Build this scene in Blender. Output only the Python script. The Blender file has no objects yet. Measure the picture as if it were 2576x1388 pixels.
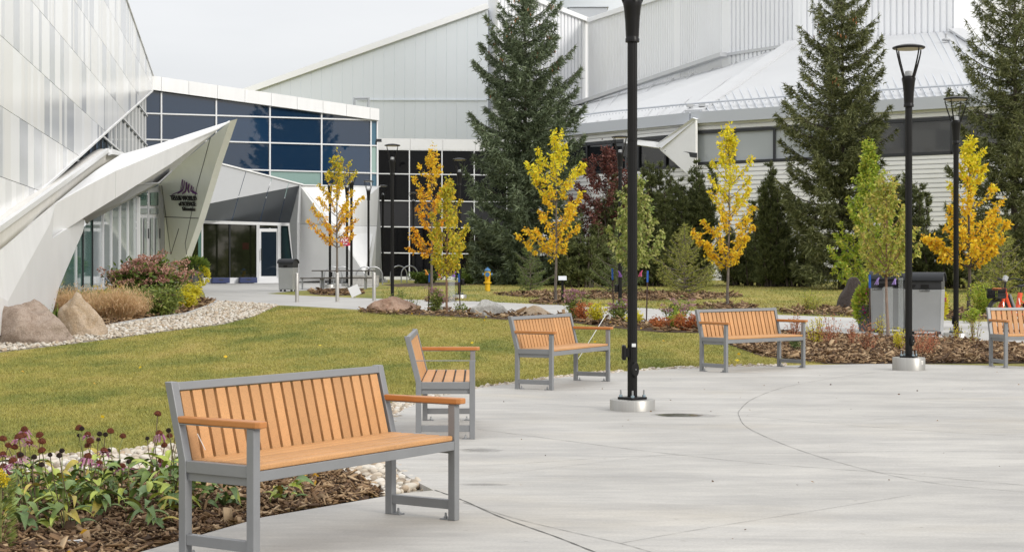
import bpy, bmesh, math, random
import numpy as np
from mathutils import Vector, Matrix
from mathutils.geometry import tessellate_polygon

# ------------------------------------------------------------------ camera, sky, sun, exposure
S = bpy.context.scene
COL = S.collection
H, F, CX, CY = 1.513, 4029.5, 1288.0, 678.0      # eye height (m), focal length and principal point on a 2576 px wide picture
cam_d = bpy.data.cameras.new('camera')
cam = bpy.data.objects.new('camera', cam_d); COL.objects.link(cam)
cam.location = (0, 0, H); cam.rotation_euler = (math.pi/2, 0, 0)
cam_d.sensor_width = 36.0; cam_d.lens = 36.0*F/2576.0
cam_d.shift_y = (CY-694.0)/2576.0
cam_d.clip_end = 4000; cam_d.clip_start = 0.05
S.camera = cam

SUN_EL, SUN_AZ = math.radians(28), math.radians(130)   # sun behind the camera, to the right
wd = bpy.data.worlds.new('World'); S.world = wd; wd.use_nodes = True
nt = wd.node_tree; nt.nodes.clear()
wo = nt.nodes.new('ShaderNodeOutputWorld')
sky = nt.nodes.new('ShaderNodeTexSky'); sky.sky_type = 'NISHITA'; sky.sun_disc = False
sky.sun_elevation = SUN_EL; sky.sun_rotation = SUN_AZ
bg1 = nt.nodes.new('ShaderNodeBackground'); bg1.inputs['Strength'].default_value = 0.07
nt.links.new(sky.outputs[0], bg1.inputs['Color'])
# thin overcast over the clear sky: brighter towards the zenith, faint cloud mottling
tc = nt.nodes.new('ShaderNodeTexCoord')
sx = nt.nodes.new('ShaderNodeSeparateXYZ'); nt.links.new(tc.outputs['Generated'], sx.inputs[0])
mr = nt.nodes.new('ShaderNodeMapRange'); mr.inputs['From Min'].default_value = 0.0; mr.inputs['From Max'].default_value = 0.9
mr.inputs['To Min'].default_value = 0.655; mr.inputs['To Max'].default_value = 1.42
nt.links.new(sx.outputs['Z'], mr.inputs['Value'])
mp = nt.nodes.new('ShaderNodeMapping'); mp.inputs['Scale'].default_value = (2.0, 2.0, 9.0)
nt.links.new(tc.outputs['Generated'], mp.inputs[0])
nz = nt.nodes.new('ShaderNodeTexNoise'); nz.inputs['Scale'].default_value = 2.2; nz.inputs['Detail'].default_value = 5
nt.links.new(mp.outputs[0], nz.inputs['Vector'])
cr = nt.nodes.new('ShaderNodeValToRGB')
cr.color_ramp.elements[0].position = 0.35; cr.color_ramp.elements[0].color = (0.89, 0.893, 0.908, 1)
cr.color_ramp.elements[1].position = 0.65; cr.color_ramp.elements[1].color = (0.96, 0.96, 0.968, 1)
nt.links.new(nz.outputs['Fac'], cr.inputs[0])
bg2 = nt.nodes.new('ShaderNodeBackground')
nt.links.new(cr.outputs[0], bg2.inputs['Color']); nt.links.new(mr.outputs[0], bg2.inputs['Strength'])
mx = nt.nodes.new('ShaderNodeMixShader'); mx.inputs[0].default_value = 0.86
nt.links.new(bg1.outputs[0], mx.inputs[1]); nt.links.new(bg2.outputs[0], mx.inputs[2])
nt.links.new(mx.outputs[0], wo.inputs['Surface'])

sun_d = bpy.data.lights.new('sun', 'SUN'); sun_d.energy = 1.5; sun_d.angle = math.radians(12); sun_d.color = (1.0, 0.955, 0.89)
sun = bpy.data.objects.new('sun', sun_d); COL.objects.link(sun)
sun.rotation_euler = Vector((-math.sin(SUN_AZ)*math.cos(SUN_EL), -math.cos(SUN_AZ)*math.cos(SUN_EL), -math.sin(SUN_EL))).to_track_quat('-Z', 'Y').to_euler()
S.view_settings.view_transform = 'Standard'; S.view_settings.look = 'None'
S.view_settings.exposure = 0.38; S.view_settings.gamma = 1.0; S.view_settings.use_curve_mapping = False
S.render.engine = 'CYCLES'
S.cycles.max_bounces = 6; S.cycles.diffuse_bounces = 3; S.cycles.glossy_bounces = 3
S.cycles.transparent_max_bounces = 8; S.cycles.transmission_bounces = 4
S.cycles.use_denoising = True
S.cycles.sample_clamp_indirect = 6.0

rnd = random.Random(7)
RNG = np.random.default_rng(7)

# ------------------------------------------------------------------ helpers
_knots = [(-80,-.05),(23,-.05),(26,-.03),(32,.12),(40,.33),(46,.45),(56,.52),(66,.70),(76,.86),(84,.90),(100,.95),(4000,.95)]
_gy = np.arange(-80, 401, 1.0)
_gz = np.interp(_gy, [k[0] for k in _knots], [k[1] for k in _knots])
_k = np.array([1,2,3,2,1])/9.0
_gz = np.convolve(np.pad(_gz, 2, mode='edge'), _k, mode='valid')
def zt(y): return float(np.interp(y, _gy, _gz))
_ty = np.concatenate([np.arange(3, 130, .05), np.arange(130, 400, 1.0)])
_tr = CY + (H-np.interp(_ty, _gy, _gz))/_ty*F
def W(x, y, Y):                       # the point at distance Y that stands at picture point (x, y)
    return Vector(((x-CX)/F*Y, Y, H-(y-CY)/F*Y))
def G(x, y):                          # the ground there
    Y = float(np.interp(-y, -_tr, _ty))
    return Vector(((x-CX)/F*Y, Y, zt(Y)))
def GP(x, y):                         # the plaza slab (z = 0) there
    Y = H*F/(y-CY)
    return Vector(((x-CX)/F*Y, Y, 0))
def at(X, Y): return Vector((X, Y, zt(Y)))

MATS = {}
def _node(m, t): return m.node_tree.nodes.new(t)
def mat(name, col, rough=.6, metal=0, spec=.5, var=0.0, scale=3.0, bump=0.0, bscale=40.0, stretch=None, coat=0, detail=6):
    """principled paint/stone/metal: base colour with a soft noise variation, optional fine bump"""
    if name in MATS: return MATS[name]
    m = bpy.data.materials.new(name); m.use_nodes = True; MATS[name] = m
    N = m.node_tree; b = N.nodes['Principled BSDF']
    b.inputs['Base Color'].default_value = (*col, 1); b.inputs['Roughness'].default_value = rough
    b.inputs['Metallic'].default_value = metal; b.inputs['Specular IOR Level'].default_value = spec
    if coat: b.inputs['Coat Weight'].default_value = coat; b.inputs['Coat Roughness'].default_value = .05
    vec = None
    if var or bump:
        tcn = _node(m, 'ShaderNodeTexCoord'); vec = tcn.outputs['Object']
        if stretch:
            mpn = _node(m, 'ShaderNodeMapping'); mpn.inputs['Scale'].default_value = stretch
            N.links.new(vec, mpn.inputs[0]); vec = mpn.outputs[0]
    if var:
        n = _node(m, 'ShaderNodeTexNoise'); n.inputs['Scale'].default_value = scale; n.inputs['Detail'].default_value = detail
        n.inputs['Roughness'].default_value = .62
        N.links.new(vec, n.inputs['Vector'])
        r = _node(m, 'ShaderNodeValToRGB')
        r.color_ramp.elements[0].position = .3; r.color_ramp.elements[1].position = .7
        r.color_ramp.elements[0].color = (*[max(0, c*(1-var)) for c in col], 1)
        r.color_ramp.elements[1].color = (*[min(1, c*(1+var)) for c in col], 1)
        N.links.new(n.outputs['Fac'], r.inputs[0]); N.links.new(r.outputs[0], b.inputs['Base Color'])
        mrn = _node(m, 'ShaderNodeMapRange'); mrn.inputs['To Min'].default_value = max(0, rough-.08); mrn.inputs['To Max'].default_value = min(1, rough+.08)
        N.links.new(n.outputs['Fac'], mrn.inputs['Value']); N.links.new(mrn.outputs[0], b.inputs['Roughness'])
    if bump:
        n2 = _node(m, 'ShaderNodeTexNoise'); n2.inputs['Scale'].default_value = bscale; n2.inputs['Detail'].default_value = 5
        N.links.new(vec, n2.inputs['Vector'])
        bp = _node(m, 'ShaderNodeBump'); bp.inputs['Strength'].default_value = bump; bp.inputs['Distance'].default_value = .02
        N.links.new(n2.outputs['Fac'], bp.inputs['Height']); N.links.new(bp.outputs[0], b.inputs['Normal'])
    return m
def leafmat(name, cols, trans=.35, rough=.5):
    """foliage: every leaf its own tint (random per island), partly translucent"""
    if name in MATS: return MATS[name]
    m = bpy.data.materials.new(name); m.use_nodes = True; MATS[name] = m
    N = m.node_tree; b = N.nodes['Principled BSDF']; out = N.nodes['Material Output']
    g = _node(m, 'ShaderNodeNewGeometry'); r = _node(m, 'ShaderNodeValToRGB')
    r.color_ramp.interpolation = 'LINEAR'
    els = r.color_ramp.elements
    while len(els) < len(cols): els.new(.5)
    for i, c in enumerate(cols):
        els[i].position = i/(len(cols)-1) if len(cols) > 1 else 0; els[i].color = (*c, 1)
    N.links.new(g.outputs['Random Per Island'], r.inputs[0]); N.links.new(r.outputs[0], b.inputs['Base Color'])
    b.inputs['Roughness'].default_value = rough; b.inputs['Specular IOR Level'].default_value = .3
    t = _node(m, 'ShaderNodeBsdfTranslucent'); N.links.new(r.outputs[0], t.inputs['Color'])
    mxn = _node(m, 'ShaderNodeMixShader'); mxn.inputs[0].default_value = trans
    N.links.new(b.outputs[0], mxn.inputs[1]); N.links.new(t.outputs[0], mxn.inputs[2]); N.links.new(mxn.outputs[0], out.inputs['Surface'])
    return m

def setp(o, label=None, cat=None, group=None, kind=None):
    if label: o['label'] = label
    if cat: o['category'] = cat
    if group: o['group'] = group
    if kind: o['kind'] = kind
    return o
def thing(name, label, cat, loc=(0,0,0), rz=0.0, group=None):
    o = bpy.data.objects.new(name, None); COL.objects.link(o)
    o.location = loc; o.rotation_euler = (0, 0, rz); o.empty_display_size = .2
    return setp(o, label, cat, group)
def link(name, me, parent=None, m=None):
    o = bpy.data.objects.new(name, me); COL.objects.link(o)
    if parent: o.parent = parent
    if m and not me.materials: me.materials.append(m)
    return o
def mesh_np(name, V, Fc, m, parent=None, smooth=False):
    V = np.asarray(V, dtype=np.float32); Fc = np.asarray(Fc, dtype=np.int32)
    me = bpy.data.meshes.new(name); k = Fc.shape[1]
    me.vertices.add(len(V)); me.vertices.foreach_set('co', V.ravel())
    me.loops.add(Fc.size); me.loops.foreach_set('vertex_index', Fc.ravel())
    me.polygons.add(len(Fc)); me.polygons.foreach_set('loop_start', np.arange(0, Fc.size, k, dtype=np.int32))
    me.update(calc_edges=True)
    if smooth: me.polygons.foreach_set('use_smooth', np.ones(len(Fc), dtype=bool))
    return link(name, me, parent, m)
class MB:
    def __init__(s): s.v = []; s.f = []
    def add(s, V, Fc):
        n = len(s.v); s.v += [tuple(v) for v in V]; s.f += [tuple(i+n for i in f) for f in Fc]; return s
    def box(s, c, d, R=None):
        c = Vector(c); h = Vector(d)/2
        V = [Vector((x*h.x, y*h.y, z*h.z)) for x in (-1,1) for y in (-1,1) for z in (-1,1)]
        if R is not None: V = [R @ v for v in V]
        return s.add([c+v for v in V], [(0,1,3,2),(4,6,7,5),(0,4,5,1),(2,3,7,6),(0,2,6,4),(1,5,7,3)])
    def beam(s, a, b, w, h, up=(0,0,1)):
        a, b = Vector(a), Vector(b); d = (b-a); L = d.length; d.normalize(); up = Vector(up)
        x = d.cross(up)
        if x.length < 1e-4: x = d.cross(Vector((0,1,0)))
        x.normalize(); z = x.cross(d).normalized()
        R = Matrix((x, d, z)).transposed()
        return s.box((a+b)/2, (w, L, h), R)
    def tube(s, pts, r, n=8, cap=True):
        pts = [Vector(p) for p in pts]; m = len(pts)
        if not hasattr(r, '__len__'): r = [r]*m
        base = len(s.v); u = None
        for i, p in enumerate(pts):
            d = (pts[min(i+1, m-1)]-pts[max(i-1, 0)]).normalized()
            if u is None:
                u = d.cross(Vector((0,0,1)))
                if u.length < 1e-3: u = Vector((1,0,0))
            u = (u-d*u.dot(d))
            if u.length < 1e-5: u = d.orthogonal()
            u.normalize(); w = d.cross(u)
            for k in range(n):
                a = 2*math.pi*k/n; s.v.append(tuple(p+(u*math.cos(a)+w*math.sin(a))*r[i]))
        for i in range(m-1):
            for k in range(n):
                a, b = base+i*n+k, base+i*n+(k+1)%n
                s.f.append((a, b, b+n, a+n))
        if cap:
            s.f.append(tuple(base+k for k in range(n))[::-1]); s.f.append(tuple(base+(m-1)*n+k for k in range(n)))
        return s
    def lathe(s, prof, n=24, c=(0,0,0), flute=0.0):
        c = Vector(c); base = len(s.v)
        for r, z in prof:
            for k in range(n):
                a = 2*math.pi*k/n; q = r*(1-flute*(k % 2)); s.v.append((c.x+q*math.cos(a), c.y+q*math.sin(a), c.z+z))
        for i in range(len(prof)-1):
            for k in range(n):
                a, b = base+i*n+k, base+i*n+(k+1)%n
                s.f.append((a, b, b+n, a+n))
        s.f.append(tuple(base+k for k in range(n))[::-1]); s.f.append(tuple(base+(len(prof)-1)*n+k for k in range(n)))
        return s
    def prism(s, P, off):
        P = [Vector(p) for p in P]; off = Vector(off); n = len(P); b = len(s.v)
        s.v += [tuple(p) for p in P]+[tuple(p+off) for p in P]
        s.f.append(tuple(range(b, b+n))[::-1]); s.f.append(tuple(range(b+n, b+2*n)))
        for i in range(n): j = (i+1) % n; s.f.append((b+i, b+j, b+n+j, b+n+i))
        return s
    def build(s, name, m, parent=None, smooth=False, bevel=0, seg=2):
        me = bpy.data.meshes.new(name); me.from_pydata(s.v, [], s.f)
        bm = bmesh.new(); bm.from_mesh(me); bmesh.ops.recalc_face_normals(bm, faces=bm.faces); bm.to_mesh(me); bm.free()
        o = link(name, me, parent, m)
        if smooth:
            me.polygons.foreach_set('use_smooth', np.ones(len(me.polygons), dtype=bool))
            me.set_sharp_from_angle(angle=math.radians(42))
        if bevel:
            md = o.modifiers.new('bevel', 'BEVEL'); md.width = bevel; md.segments = seg; md.limit_method = 'ANGLE'; md.angle_limit = math.radians(40)
        return o
def copy_tree(o, parent=None, top=True):
    c = o.copy(); COL.objects.link(c)
    if parent: c.parent = parent
    for ch in list(o.children): copy_tree(ch, c, False)
    return c
def facet(name, P, m, parent=None, thick=.12, away=None):
    """a flat panel with thickness behind its face"""
    P = [Vector(p) for p in P]
    n = Vector((0,0,0))
    for i in range(len(P)): n += P[i].cross(P[(i+1) % len(P)])
    n.normalize()
    to_eye = Vector((0, 0, H))-sum(P, Vector())/len(P)
    if away is not None: to_eye = -Vector(away)
    if n.dot(to_eye) > 0: n = -n
    return MB().prism(P, n*thick).build(name, m, parent)
def inside(pts, X, Y):
    r = np.zeros(len(X), bool); n = len(pts)
    for i in range(n):
        x0, y0 = pts[i][0], pts[i][1]; x1, y1 = pts[(i+1) % n][0], pts[(i+1) % n][1]
        if y0 == y1: continue
        c = ((y0 > Y) != (y1 > Y)) & (X < (x1-x0)*(Y-y0)/(y1-y0)+x0); r ^= c
    return r
def scatter(pts, n, rng):
    A = np.array([(p[0], p[1]) for p in pts]); lo, hi = A.min(0), A.max(0)
    out = np.zeros((0, 2))
    while len(out) < n:
        q = rng.uniform(lo, hi, (max(1000, n*2), 2)); out = np.concatenate([out, q[inside(pts, q[:,0], q[:,1])]])
    return out[:n]
def area(pts):
    return abs(sum(pts[i][0]*pts[(i+1) % len(pts)][1]-pts[(i+1) % len(pts)][0]*pts[i][1] for i in range(len(pts))))/2
def catmull(P, k=6, closed=False):
    out = []; n = len(P)
    for i in range(n if closed else n-1):
        p0, p1, p2, p3 = (P[(i-1) % n] if closed else P[max(i-1, 0)]), P[i], P[(i+1) % n], (P[(i+2) % n] if closed else P[min(i+2, n-1)])
        for j in range(k):
            t = j/k; out.append(.5*((2*p1)+(p2-p0)*t+(2*p0-5*p1+4*p2-p3)*t*t+(3*p1-p0-3*p2+p3)*t**3))
    if not closed: out.append(P[-1])
    return out
def drape(name, P, m, layer, kind='structure', parent=None):
    """a sheet that follows the terrain, layer x 4 mm above it"""
    bm = bmesh.new(); vs = [bm.verts.new((p[0], p[1], 0)) for p in P]
    for t in tessellate_polygon([[Vector((p[0], p[1], 0)) for p in P]]):
        try: bm.faces.new([vs[i] for i in t])
        except ValueError: pass
    ys = [p[1] for p in P]
    for y in range(max(15, int(min(ys))), min(112, int(max(ys))+2)):
        bmesh.ops.bisect_plane(bm, geom=bm.verts[:]+bm.edges[:]+bm.faces[:], plane_co=(0, y, 0), plane_no=(0, 1, 0), dist=1e-5)
    for v in bm.verts: v.co.z = zt(v.co.y)+.004*layer
    bmesh.ops.recalc_face_normals(bm, faces=bm.faces)
    if bm.faces and sum(f.normal.z for f in bm.faces) < 0: bmesh.ops.reverse_faces(bm, faces=bm.faces)
    me = bpy.data.meshes.new(name); bm.to_mesh(me); bm.free()
    o = link(name, me, parent, m)
    if kind and not parent: o['kind'] = kind
    return o
# ------------------------------------------------------------------ materials of the setting
def ground_grass():
    m = bpy.data.materials.new('lawn_turf'); m.use_nodes = True; N = m.node_tree; b = N.nodes['Principled BSDF']
    return m
def grass_nodes(m, dark):
    N = m.node_tree; b = N.nodes['Principled BSDF']
    g = _node(m, 'ShaderNodeNewGeometry')
    mp1 = _node(m, 'ShaderNodeMapping'); mp1.inputs['Scale'].default_value = (.55, .22, 1); N.links.new(g.outputs['Position'], mp1.inputs[0])
    n1 = _node(m, 'ShaderNodeTexNoise'); n1.inputs['Scale'].default_value = 1.3; n1.inputs['Detail'].default_value = 8; n1.inputs['Roughness'].default_value = .68
    N.links.new(mp1.outputs[0], n1.inputs['Vector'])
    r1 = _node(m, 'ShaderNodeValToRGB'); e = r1.color_ramp.elements
    e[0].position = .34; e[0].color = (.185, .215, .06, 1); e[1].position = .52; e[1].color = (.33, .305, .088, 1)
    q = e.new(.67); q.color = (.415, .348, .125, 1)
    N.links.new(n1.outputs['Fac'], r1.inputs[0])
    n2 = _node(m, 'ShaderNodeTexNoise'); n2.inputs['Scale'].default_value = 30; n2.inputs['Detail'].default_value = 4
    N.links.new(g.outputs['Position'], n2.inputs['Vector'])
    mxc = _node(m, 'ShaderNodeMix'); mxc.data_type = 'RGBA'; mxc.blend_type = 'MULTIPLY'; mxc.inputs['Factor'].default_value = 1
    r2 = _node(m, 'ShaderNodeValToRGB'); r2.color_ramp.elements[0].position = .25; r2.color_ramp.elements[1].position = .75
    r2.color_ramp.elements[0].color = (.84*dark, .84*dark, .84*dark, 1); r2.color_ramp.elements[1].color = (1.12*dark, 1.10*dark, 1.05*dark, 1)
    N.links.new((n2 if dark < 1 else g).outputs['Fac' if dark < 1 else 'Random Per Island'], r2.inputs[0])
    N.links.new(r1.outputs[0], mxc.inputs['A']); N.links.new(r2.outputs[0], mxc.inputs['B'])
    N.links.new(mxc.outputs['Result'], b.inputs['Base Color'])
    b.inputs['Roughness'].default_value = .8; b.inputs['Specular IOR Level'].default_value = .15
    return b
TURF = bpy.data.materials.new('lawn_turf'); TURF.use_nodes = True; b = grass_nodes(TURF, .92)
n = _node(TURF, 'ShaderNodeTexNoise'); n.inputs['Scale'].default_value = 60; n.inputs['Detail'].default_value = 3
bp = _node(TURF, 'ShaderNodeBump'); bp.inputs['Strength'].default_value = .7; bp.inputs['Distance'].default_value = .03
g = _node(TURF, 'ShaderNodeNewGeometry'); TURF.node_tree.links.new(g.outputs['Position'], n.inputs['Vector'])
TURF.node_tree.links.new(n.outputs['Fac'], bp.inputs['Height']); TURF.node_tree.links.new(bp.outputs[0], b.inputs['Normal'])
BLADE = bpy.data.materials.new('grass_blade'); BLADE.use_nodes = True; grass_nodes(BLADE, 1.0)

def concrete_mat():
    m = bpy.data.materials.new('brushed_concrete'); m.use_nodes = True; N = m.node_tree; b = N.nodes['Principled BSDF']
    g = _node(m, 'ShaderNodeNewGeometry')
    def noise(sc, det, stretch, rot=0, rough=.6):
        mpn = _node(m, 'ShaderNodeMapping'); mpn.inputs['Scale'].default_value = stretch; mpn.inputs['Rotation'].default_value = (0, 0, rot)
        N.links.new(g.outputs['Position'], mpn.inputs[0])
        n = _node(m, 'ShaderNodeTexNoise'); n.inputs['Scale'].default_value = sc; n.inputs['Detail'].default_value = det; n.inputs['Roughness'].default_value = rough
        N.links.new(mpn.outputs[0], n.inputs['Vector']); return n
    def ramp(n, p0, c0, p1, c1):
        r = _node(m, 'ShaderNodeValToRGB'); e = r.color_ramp.elements
        e[0].position = p0; e[0].color = (*c0, 1); e[1].position = p1; e[1].color = (*c1, 1); N.links.new(n.outputs['Fac'], r.inputs[0]); return r
    def mul(a, bb, f=1):
        x = _node(m, 'ShaderNodeMix'); x.data_type = 'RGBA'; x.blend_type = 'MULTIPLY'; x.inputs['Factor'].default_value = f
        N.links.new(a, x.inputs['A']); N.links.new(bb, x.inputs['B']); return x.outputs['Result']
    a = ramp(noise(.35, 7, (1, .55, 1), .3), .3, (.415, .400, .372), .7, (.520, .502, .470))
    w = ramp(noise(1.6, 8, (.6, 2.6, 1), .25, .7), .28, (.80, .80, .81), .6, (1.05, 1.05, 1.05))        # trowel and damp streaks
    f = ramp(noise(48, 6, (1, 1, 1), 0, .75), .3, (.86, .86, .85), .7, (1.08, 1.08, 1.08))
    sp = ramp(noise(9, 2, (1, 1, 1), 0, .5), .22, (.55, .53, .49), .27, (1, 1, 1))
    w2 = ramp(noise(4.5, 9, (.5, 2.2, 1), .35, .75), .3, (.85, .85, .858), .66, (1.06, 1.06, 1.06))
    w3 = ramp(noise(.9, 10, (.45, 1.6, 1), .15, .72), .36, (.80, .803, .812), .6, (1.04, 1.04, 1.03))                       # small dark spots
    st = ramp(noise(.22, 4, (1, 1.6, 1), -.4), .55, (1, 1, 1), .75, (1.03, .985, .91))                   # faint tan stain
    c = mul(mul(mul(mul(mul(mul(a.outputs[0], w2.outputs[0], .8), w3.outputs[0], .9), w.outputs[0], .7), f.outputs[0]), sp.outputs[0], .5), st.outputs[0])
    N.links.new(c, b.inputs['Base Color'])
    rr = ramp(noise(1.6, 8, (.6, 2.6, 1), .25, .7), .25, (.42,)*3, .6, (.75,)*3); N.links.new(rr.outputs[0], b.inputs['Roughness'])
    bp = _node(m, 'ShaderNodeBump'); bp.inputs['Strength'].default_value = .12; bp.inputs['Distance'].default_value = .01
    N.links.new(noise(120, 4, (1, 1, 1)).outputs['Fac'], bp.inputs['Height']); N.links.new(bp.outputs[0], b.inputs['Normal'])
    return m
CONC = concrete_mat()
WALK = mat('pale_walk_concrete', (.44, .432, .415), .8, var=.11, scale=.8, bump=.1, bscale=60)
SOIL = mat('mulch_soil', (.075, .045, .026), .95, var=.5, scale=9, bump=.9, bscale=45)
CHIP = leafmat('bark_chip', [(.05,.028,.015),(.11,.063,.033),(.20,.12,.062),(.30,.195,.105),(.46,.335,.20)], 0, .85)
GRAVELBED = mat('gravel_bed', (.36, .33, .28), .9, var=.35, scale=28, bump=.8, bscale=40)
STONE = leafmat('river_pebble', [(.24,.19,.14),(.42,.36,.28),(.55,.51,.44),(.62,.59,.54),(.40,.30,.20),(.58,.53,.45),(.50,.43,.34)], 0, .7)
JOINT = mat('dark_joint', (.15, .147, .135), .9, var=.5, scale=4)  # dark grey of the sawn joint strips
KERB = mat('kerb_concrete', (.42, .41, .39), .85, var=.25, scale=7, bump=.4, bscale=50)

# ------------------------------------------------------------------ terrain (the lawn is its surface)
ys = [-80.0, -20.0]+list(np.arange(0, 112, 1.0))+[140.0, 200.0, 400.0, 1000.0, 3500.0]
V = []; Fc = []
xs = [-3500.0, -60.0, 60.0, 3500.0]
for y in ys:
    for x in xs: V.append((x, y, zt(y)))
for i in range(len(ys)-1):
    for j in range(3): a = i*4+j; Fc.append((a, a+1, a+5, a+4))
lawn = mesh_np('lawn_ground', V, Fc, TURF); lawn['kind'] = 'structure'

# ------------------------------------------------------------------ plaza slab, its edge and its sawn joints
arc = [Vector(p) for p in [(-.54,11.0,0),(-.87,12.2,0),(-1.18,14.4,0),(-1.21,16.7,0),(-1.03,18.4,0),(-.46,20.4,0),(.1,21.5,0),(.86,22.8,0),(1.69,23.85,0),(2.89,24.75,0),(4.9,25.5,0),(6.3,25.72,0),(8.0,25.1,0),(9.6,24.0,0),(12,21.6,0),(16,18,0)]]
arc_s = catmull(arc, 6)
padL = [GP(x, y) for x, y in [(150,1440),(350,1388),(660,1300),(1010,1240),(1094,1232)]]
plaza_poly = [Vector((-3.6,5.0,0)), Vector((-2.6,6.6,0))]+padL[1:-1]+arc_s+[Vector((30,10,0)), Vector((30,-30,0)), Vector((-8,-30,0)), Vector((-5,4,0))]
mb = MB(); P = [Vector((p.x, p.y, 0)) for p in plaza_poly]
mb.prism(P, (0, 0, -.14))
pl = mb.build('plaza_pavement', CONC); pl['kind'] = 'structure'
def joint(pts, w=.009, smooth=True):
    P = [GP(x, y) for x, y in pts]
    if smooth: P = catmull(P, 10)
    V = []; Fc = []
    for i, p in enumerate(P):
        d = (P[min(i+1, len(P)-1)]-P[max(i-1, 0)]); d.z = 0; d.normalize(); n = Vector((-d.y, d.x, 0))*w/2
        n = n*(.62+.25*math.sin(i*1.7)); V += [p+n+Vector((0,0,.003)), p-n+Vector((0,0,.003))]
        if i: a = 2*i; Fc.append((a-2, a-1, a+1, a))
    mesh_np('sawn_joint', V, Fc, JOINT, pl)
joint([(1094,1232),(1165,1258),(1260,1300),(1400,1350),(1505,1391),(1700,1460)], .016)
joint([(1165,1263),(1290,1302),(1430,1336),(1560,1366),(1650,1392)], .007)
joint([(1200,1079),(1400,1105),(1600,1131),(1900,1164),(2200,1187),(2576,1220)], .009)
joint([(2300,925),(2150,943),(1990,970),(1900,1000),(1862,1030),(1860,1048),(1885,1078),(2000,1128),(2160,1176),(2350,1215),(2576,1237)], .008)
joint([(1862,1044),(2100,1066),(2300,1081),(2576,1098)], .008)
joint([(1000,1178),(1300,1166),(1560,1149),(1800,1142),(2200,1136),(2576,1133)], .006)
joint([(1180,1200),(1400,1175),(1700,1140)], .004)
joint([(1560,1366),(1800,1324),(2100,1276),(2290,1245)], .005)
joint([(1600,1031),(1760,1035),(1862,1046)], .004)
joint([(2100,1065),(2350,1042),(2576,1030)], .004)
joint([(1200,993),(1500,1012),(1600,1022)], .004)
def wet_mat(name, col, rough, lo, hi, strength):
    """a damp stain that dries out towards its ragged rim"""
    m = bpy.data.materials.new(name); m.use_nodes = True; N = m.node_tree; b = N.nodes['Principled BSDF']
    b.inputs['Base Color'].default_value = (*col, 1); b.inputs['Roughness'].default_value = rough; b.inputs['Specular IOR Level'].default_value = .5
    tcn = _node(m, 'ShaderNodeTexCoord'); gr = _node(m, 'ShaderNodeTexGradient'); gr.gradient_type = 'SPHERICAL'; N.links.new(tcn.outputs['Object'], gr.inputs[0])
    n = _node(m, 'ShaderNodeTexNoise'); n.inputs['Scale'].default_value = 2.3; n.inputs['Detail'].default_value = 6; N.links.new(tcn.outputs['Object'], n.inputs['Vector'])
    ad = _node(m, 'ShaderNodeMath'); ad.operation = 'MULTIPLY_ADD'; ad.inputs[1].default_value = .9; N.links.new(n.outputs['Fac'], ad.inputs[0]); N.links.new(gr.outputs['Fac'], ad.inputs[2])
    mr_ = _node(m, 'ShaderNodeMapRange'); mr_.inputs['From Min'].default_value = lo; mr_.inputs['From Max'].default_value = hi; mr_.inputs['To Max'].default_value = strength; N.links.new(ad.outputs[0], mr_.inputs['Value'])
    t = _node(m, 'ShaderNodeBsdfTransparent'); x = _node(m, 'ShaderNodeMixShader'); N.links.new(mr_.outputs[0], x.inputs[0]); N.links.new(t.outputs[0], x.inputs[1]); N.links.new(b.outputs[0], x.inputs[2])
    N.links.new(x.outputs[0], N.nodes['Material Output'].inputs['Surface']); return m
WET = wet_mat('puddle_water', (.13,.125,.105), .08, .70, 1.05, .85); DAMP = wet_mat('damp_concrete', (.20,.195,.182), .4, .66, 1.2, .38)
def stain(cx, cy, rx, ry, m, name, z, rot=0):
    c = GP(cx, cy); e = GP(cx+rx, cy); f = GP(cx, cy-ry); V = [(-1,-1,0),(1,-1,0),(1,1,0),(-1,1,0)]
    o = mesh_np(name, V, [(0,1,2,3)], m, pl); o.location = (c.x, c.y, z); o.scale = (e.x-c.x, f.y-c.y, 1); o.rotation_euler = (0, 0, rot)
stain(1722, 1044.5, 120, 8.5, DAMP, 'damp_patch', .0012); stain(1704, 1043.8, 86, 6.4, WET, 'puddle', .0024)
for q in [(1205,1132,80,8),(1215,1218,90,5)]: stain(*q, DAMP, 'damp_patch', .0012)

# ------------------------------------------------------------------ beds, gravel and walks
def px(L): return [G(x, y) for x, y in L]
near_gravel = px([(-260,1185),(0,1168),(150,1151),(280,1141),(440,1128)])+[Vector(p) for p in [(-2.4,14.4,0),(-1.75,16.2,0),(-1.42,18.3,0),(-.72,20.4,0),(-.1,21.6,0),(.66,23.0,0),(1.55,24.1,0),(2.8,25.02,0),(4.4,25.66,0)]]
near_gravel += [Vector((p.x+.06, p.y-.06, 0)) for p in arc_s[::-1] if p.x < 4.4 and p.y > 11.0]
near_gravel += px([(1090,1236),(966,1250),(930,1226),(877,1196),(830,1181),(640,1200),(300,1196),(0,1210),(-260,1232)])
drape('gravel_strip', near_gravel, GRAVELBED, 1)
near_mulch = px([(-260,1230),(0,1208),(300,1194),(640,1198),(830,1179),(877,1194),(930,1224),(968,1252),(660,1312),(350,1400),(150,1450),(-260,1560)])
drape('mulch_bed', near_mulch, SOIL, 2)
walk = px([(497,712),(515,740),(520,757),(620,764),(700,768),(751,770),(932,781),(1183,788),(1300,792),(1450,800),(1640,814),(1760,824),(1850,832),(2033,842),(2220,851),(2423,858),(2576,873),(2900,890),
           (2900,812),(2576,812),(2373,806),(2190,801),(1956,792),(1760,783),(1600,774),(1440,769),(1200,758),(950,751),(750,743),(670,738.5),(760,731),(830,729),(950,722),(954,707),(496,707)])
drape('walkway', walk, WALK, 1)
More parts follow.
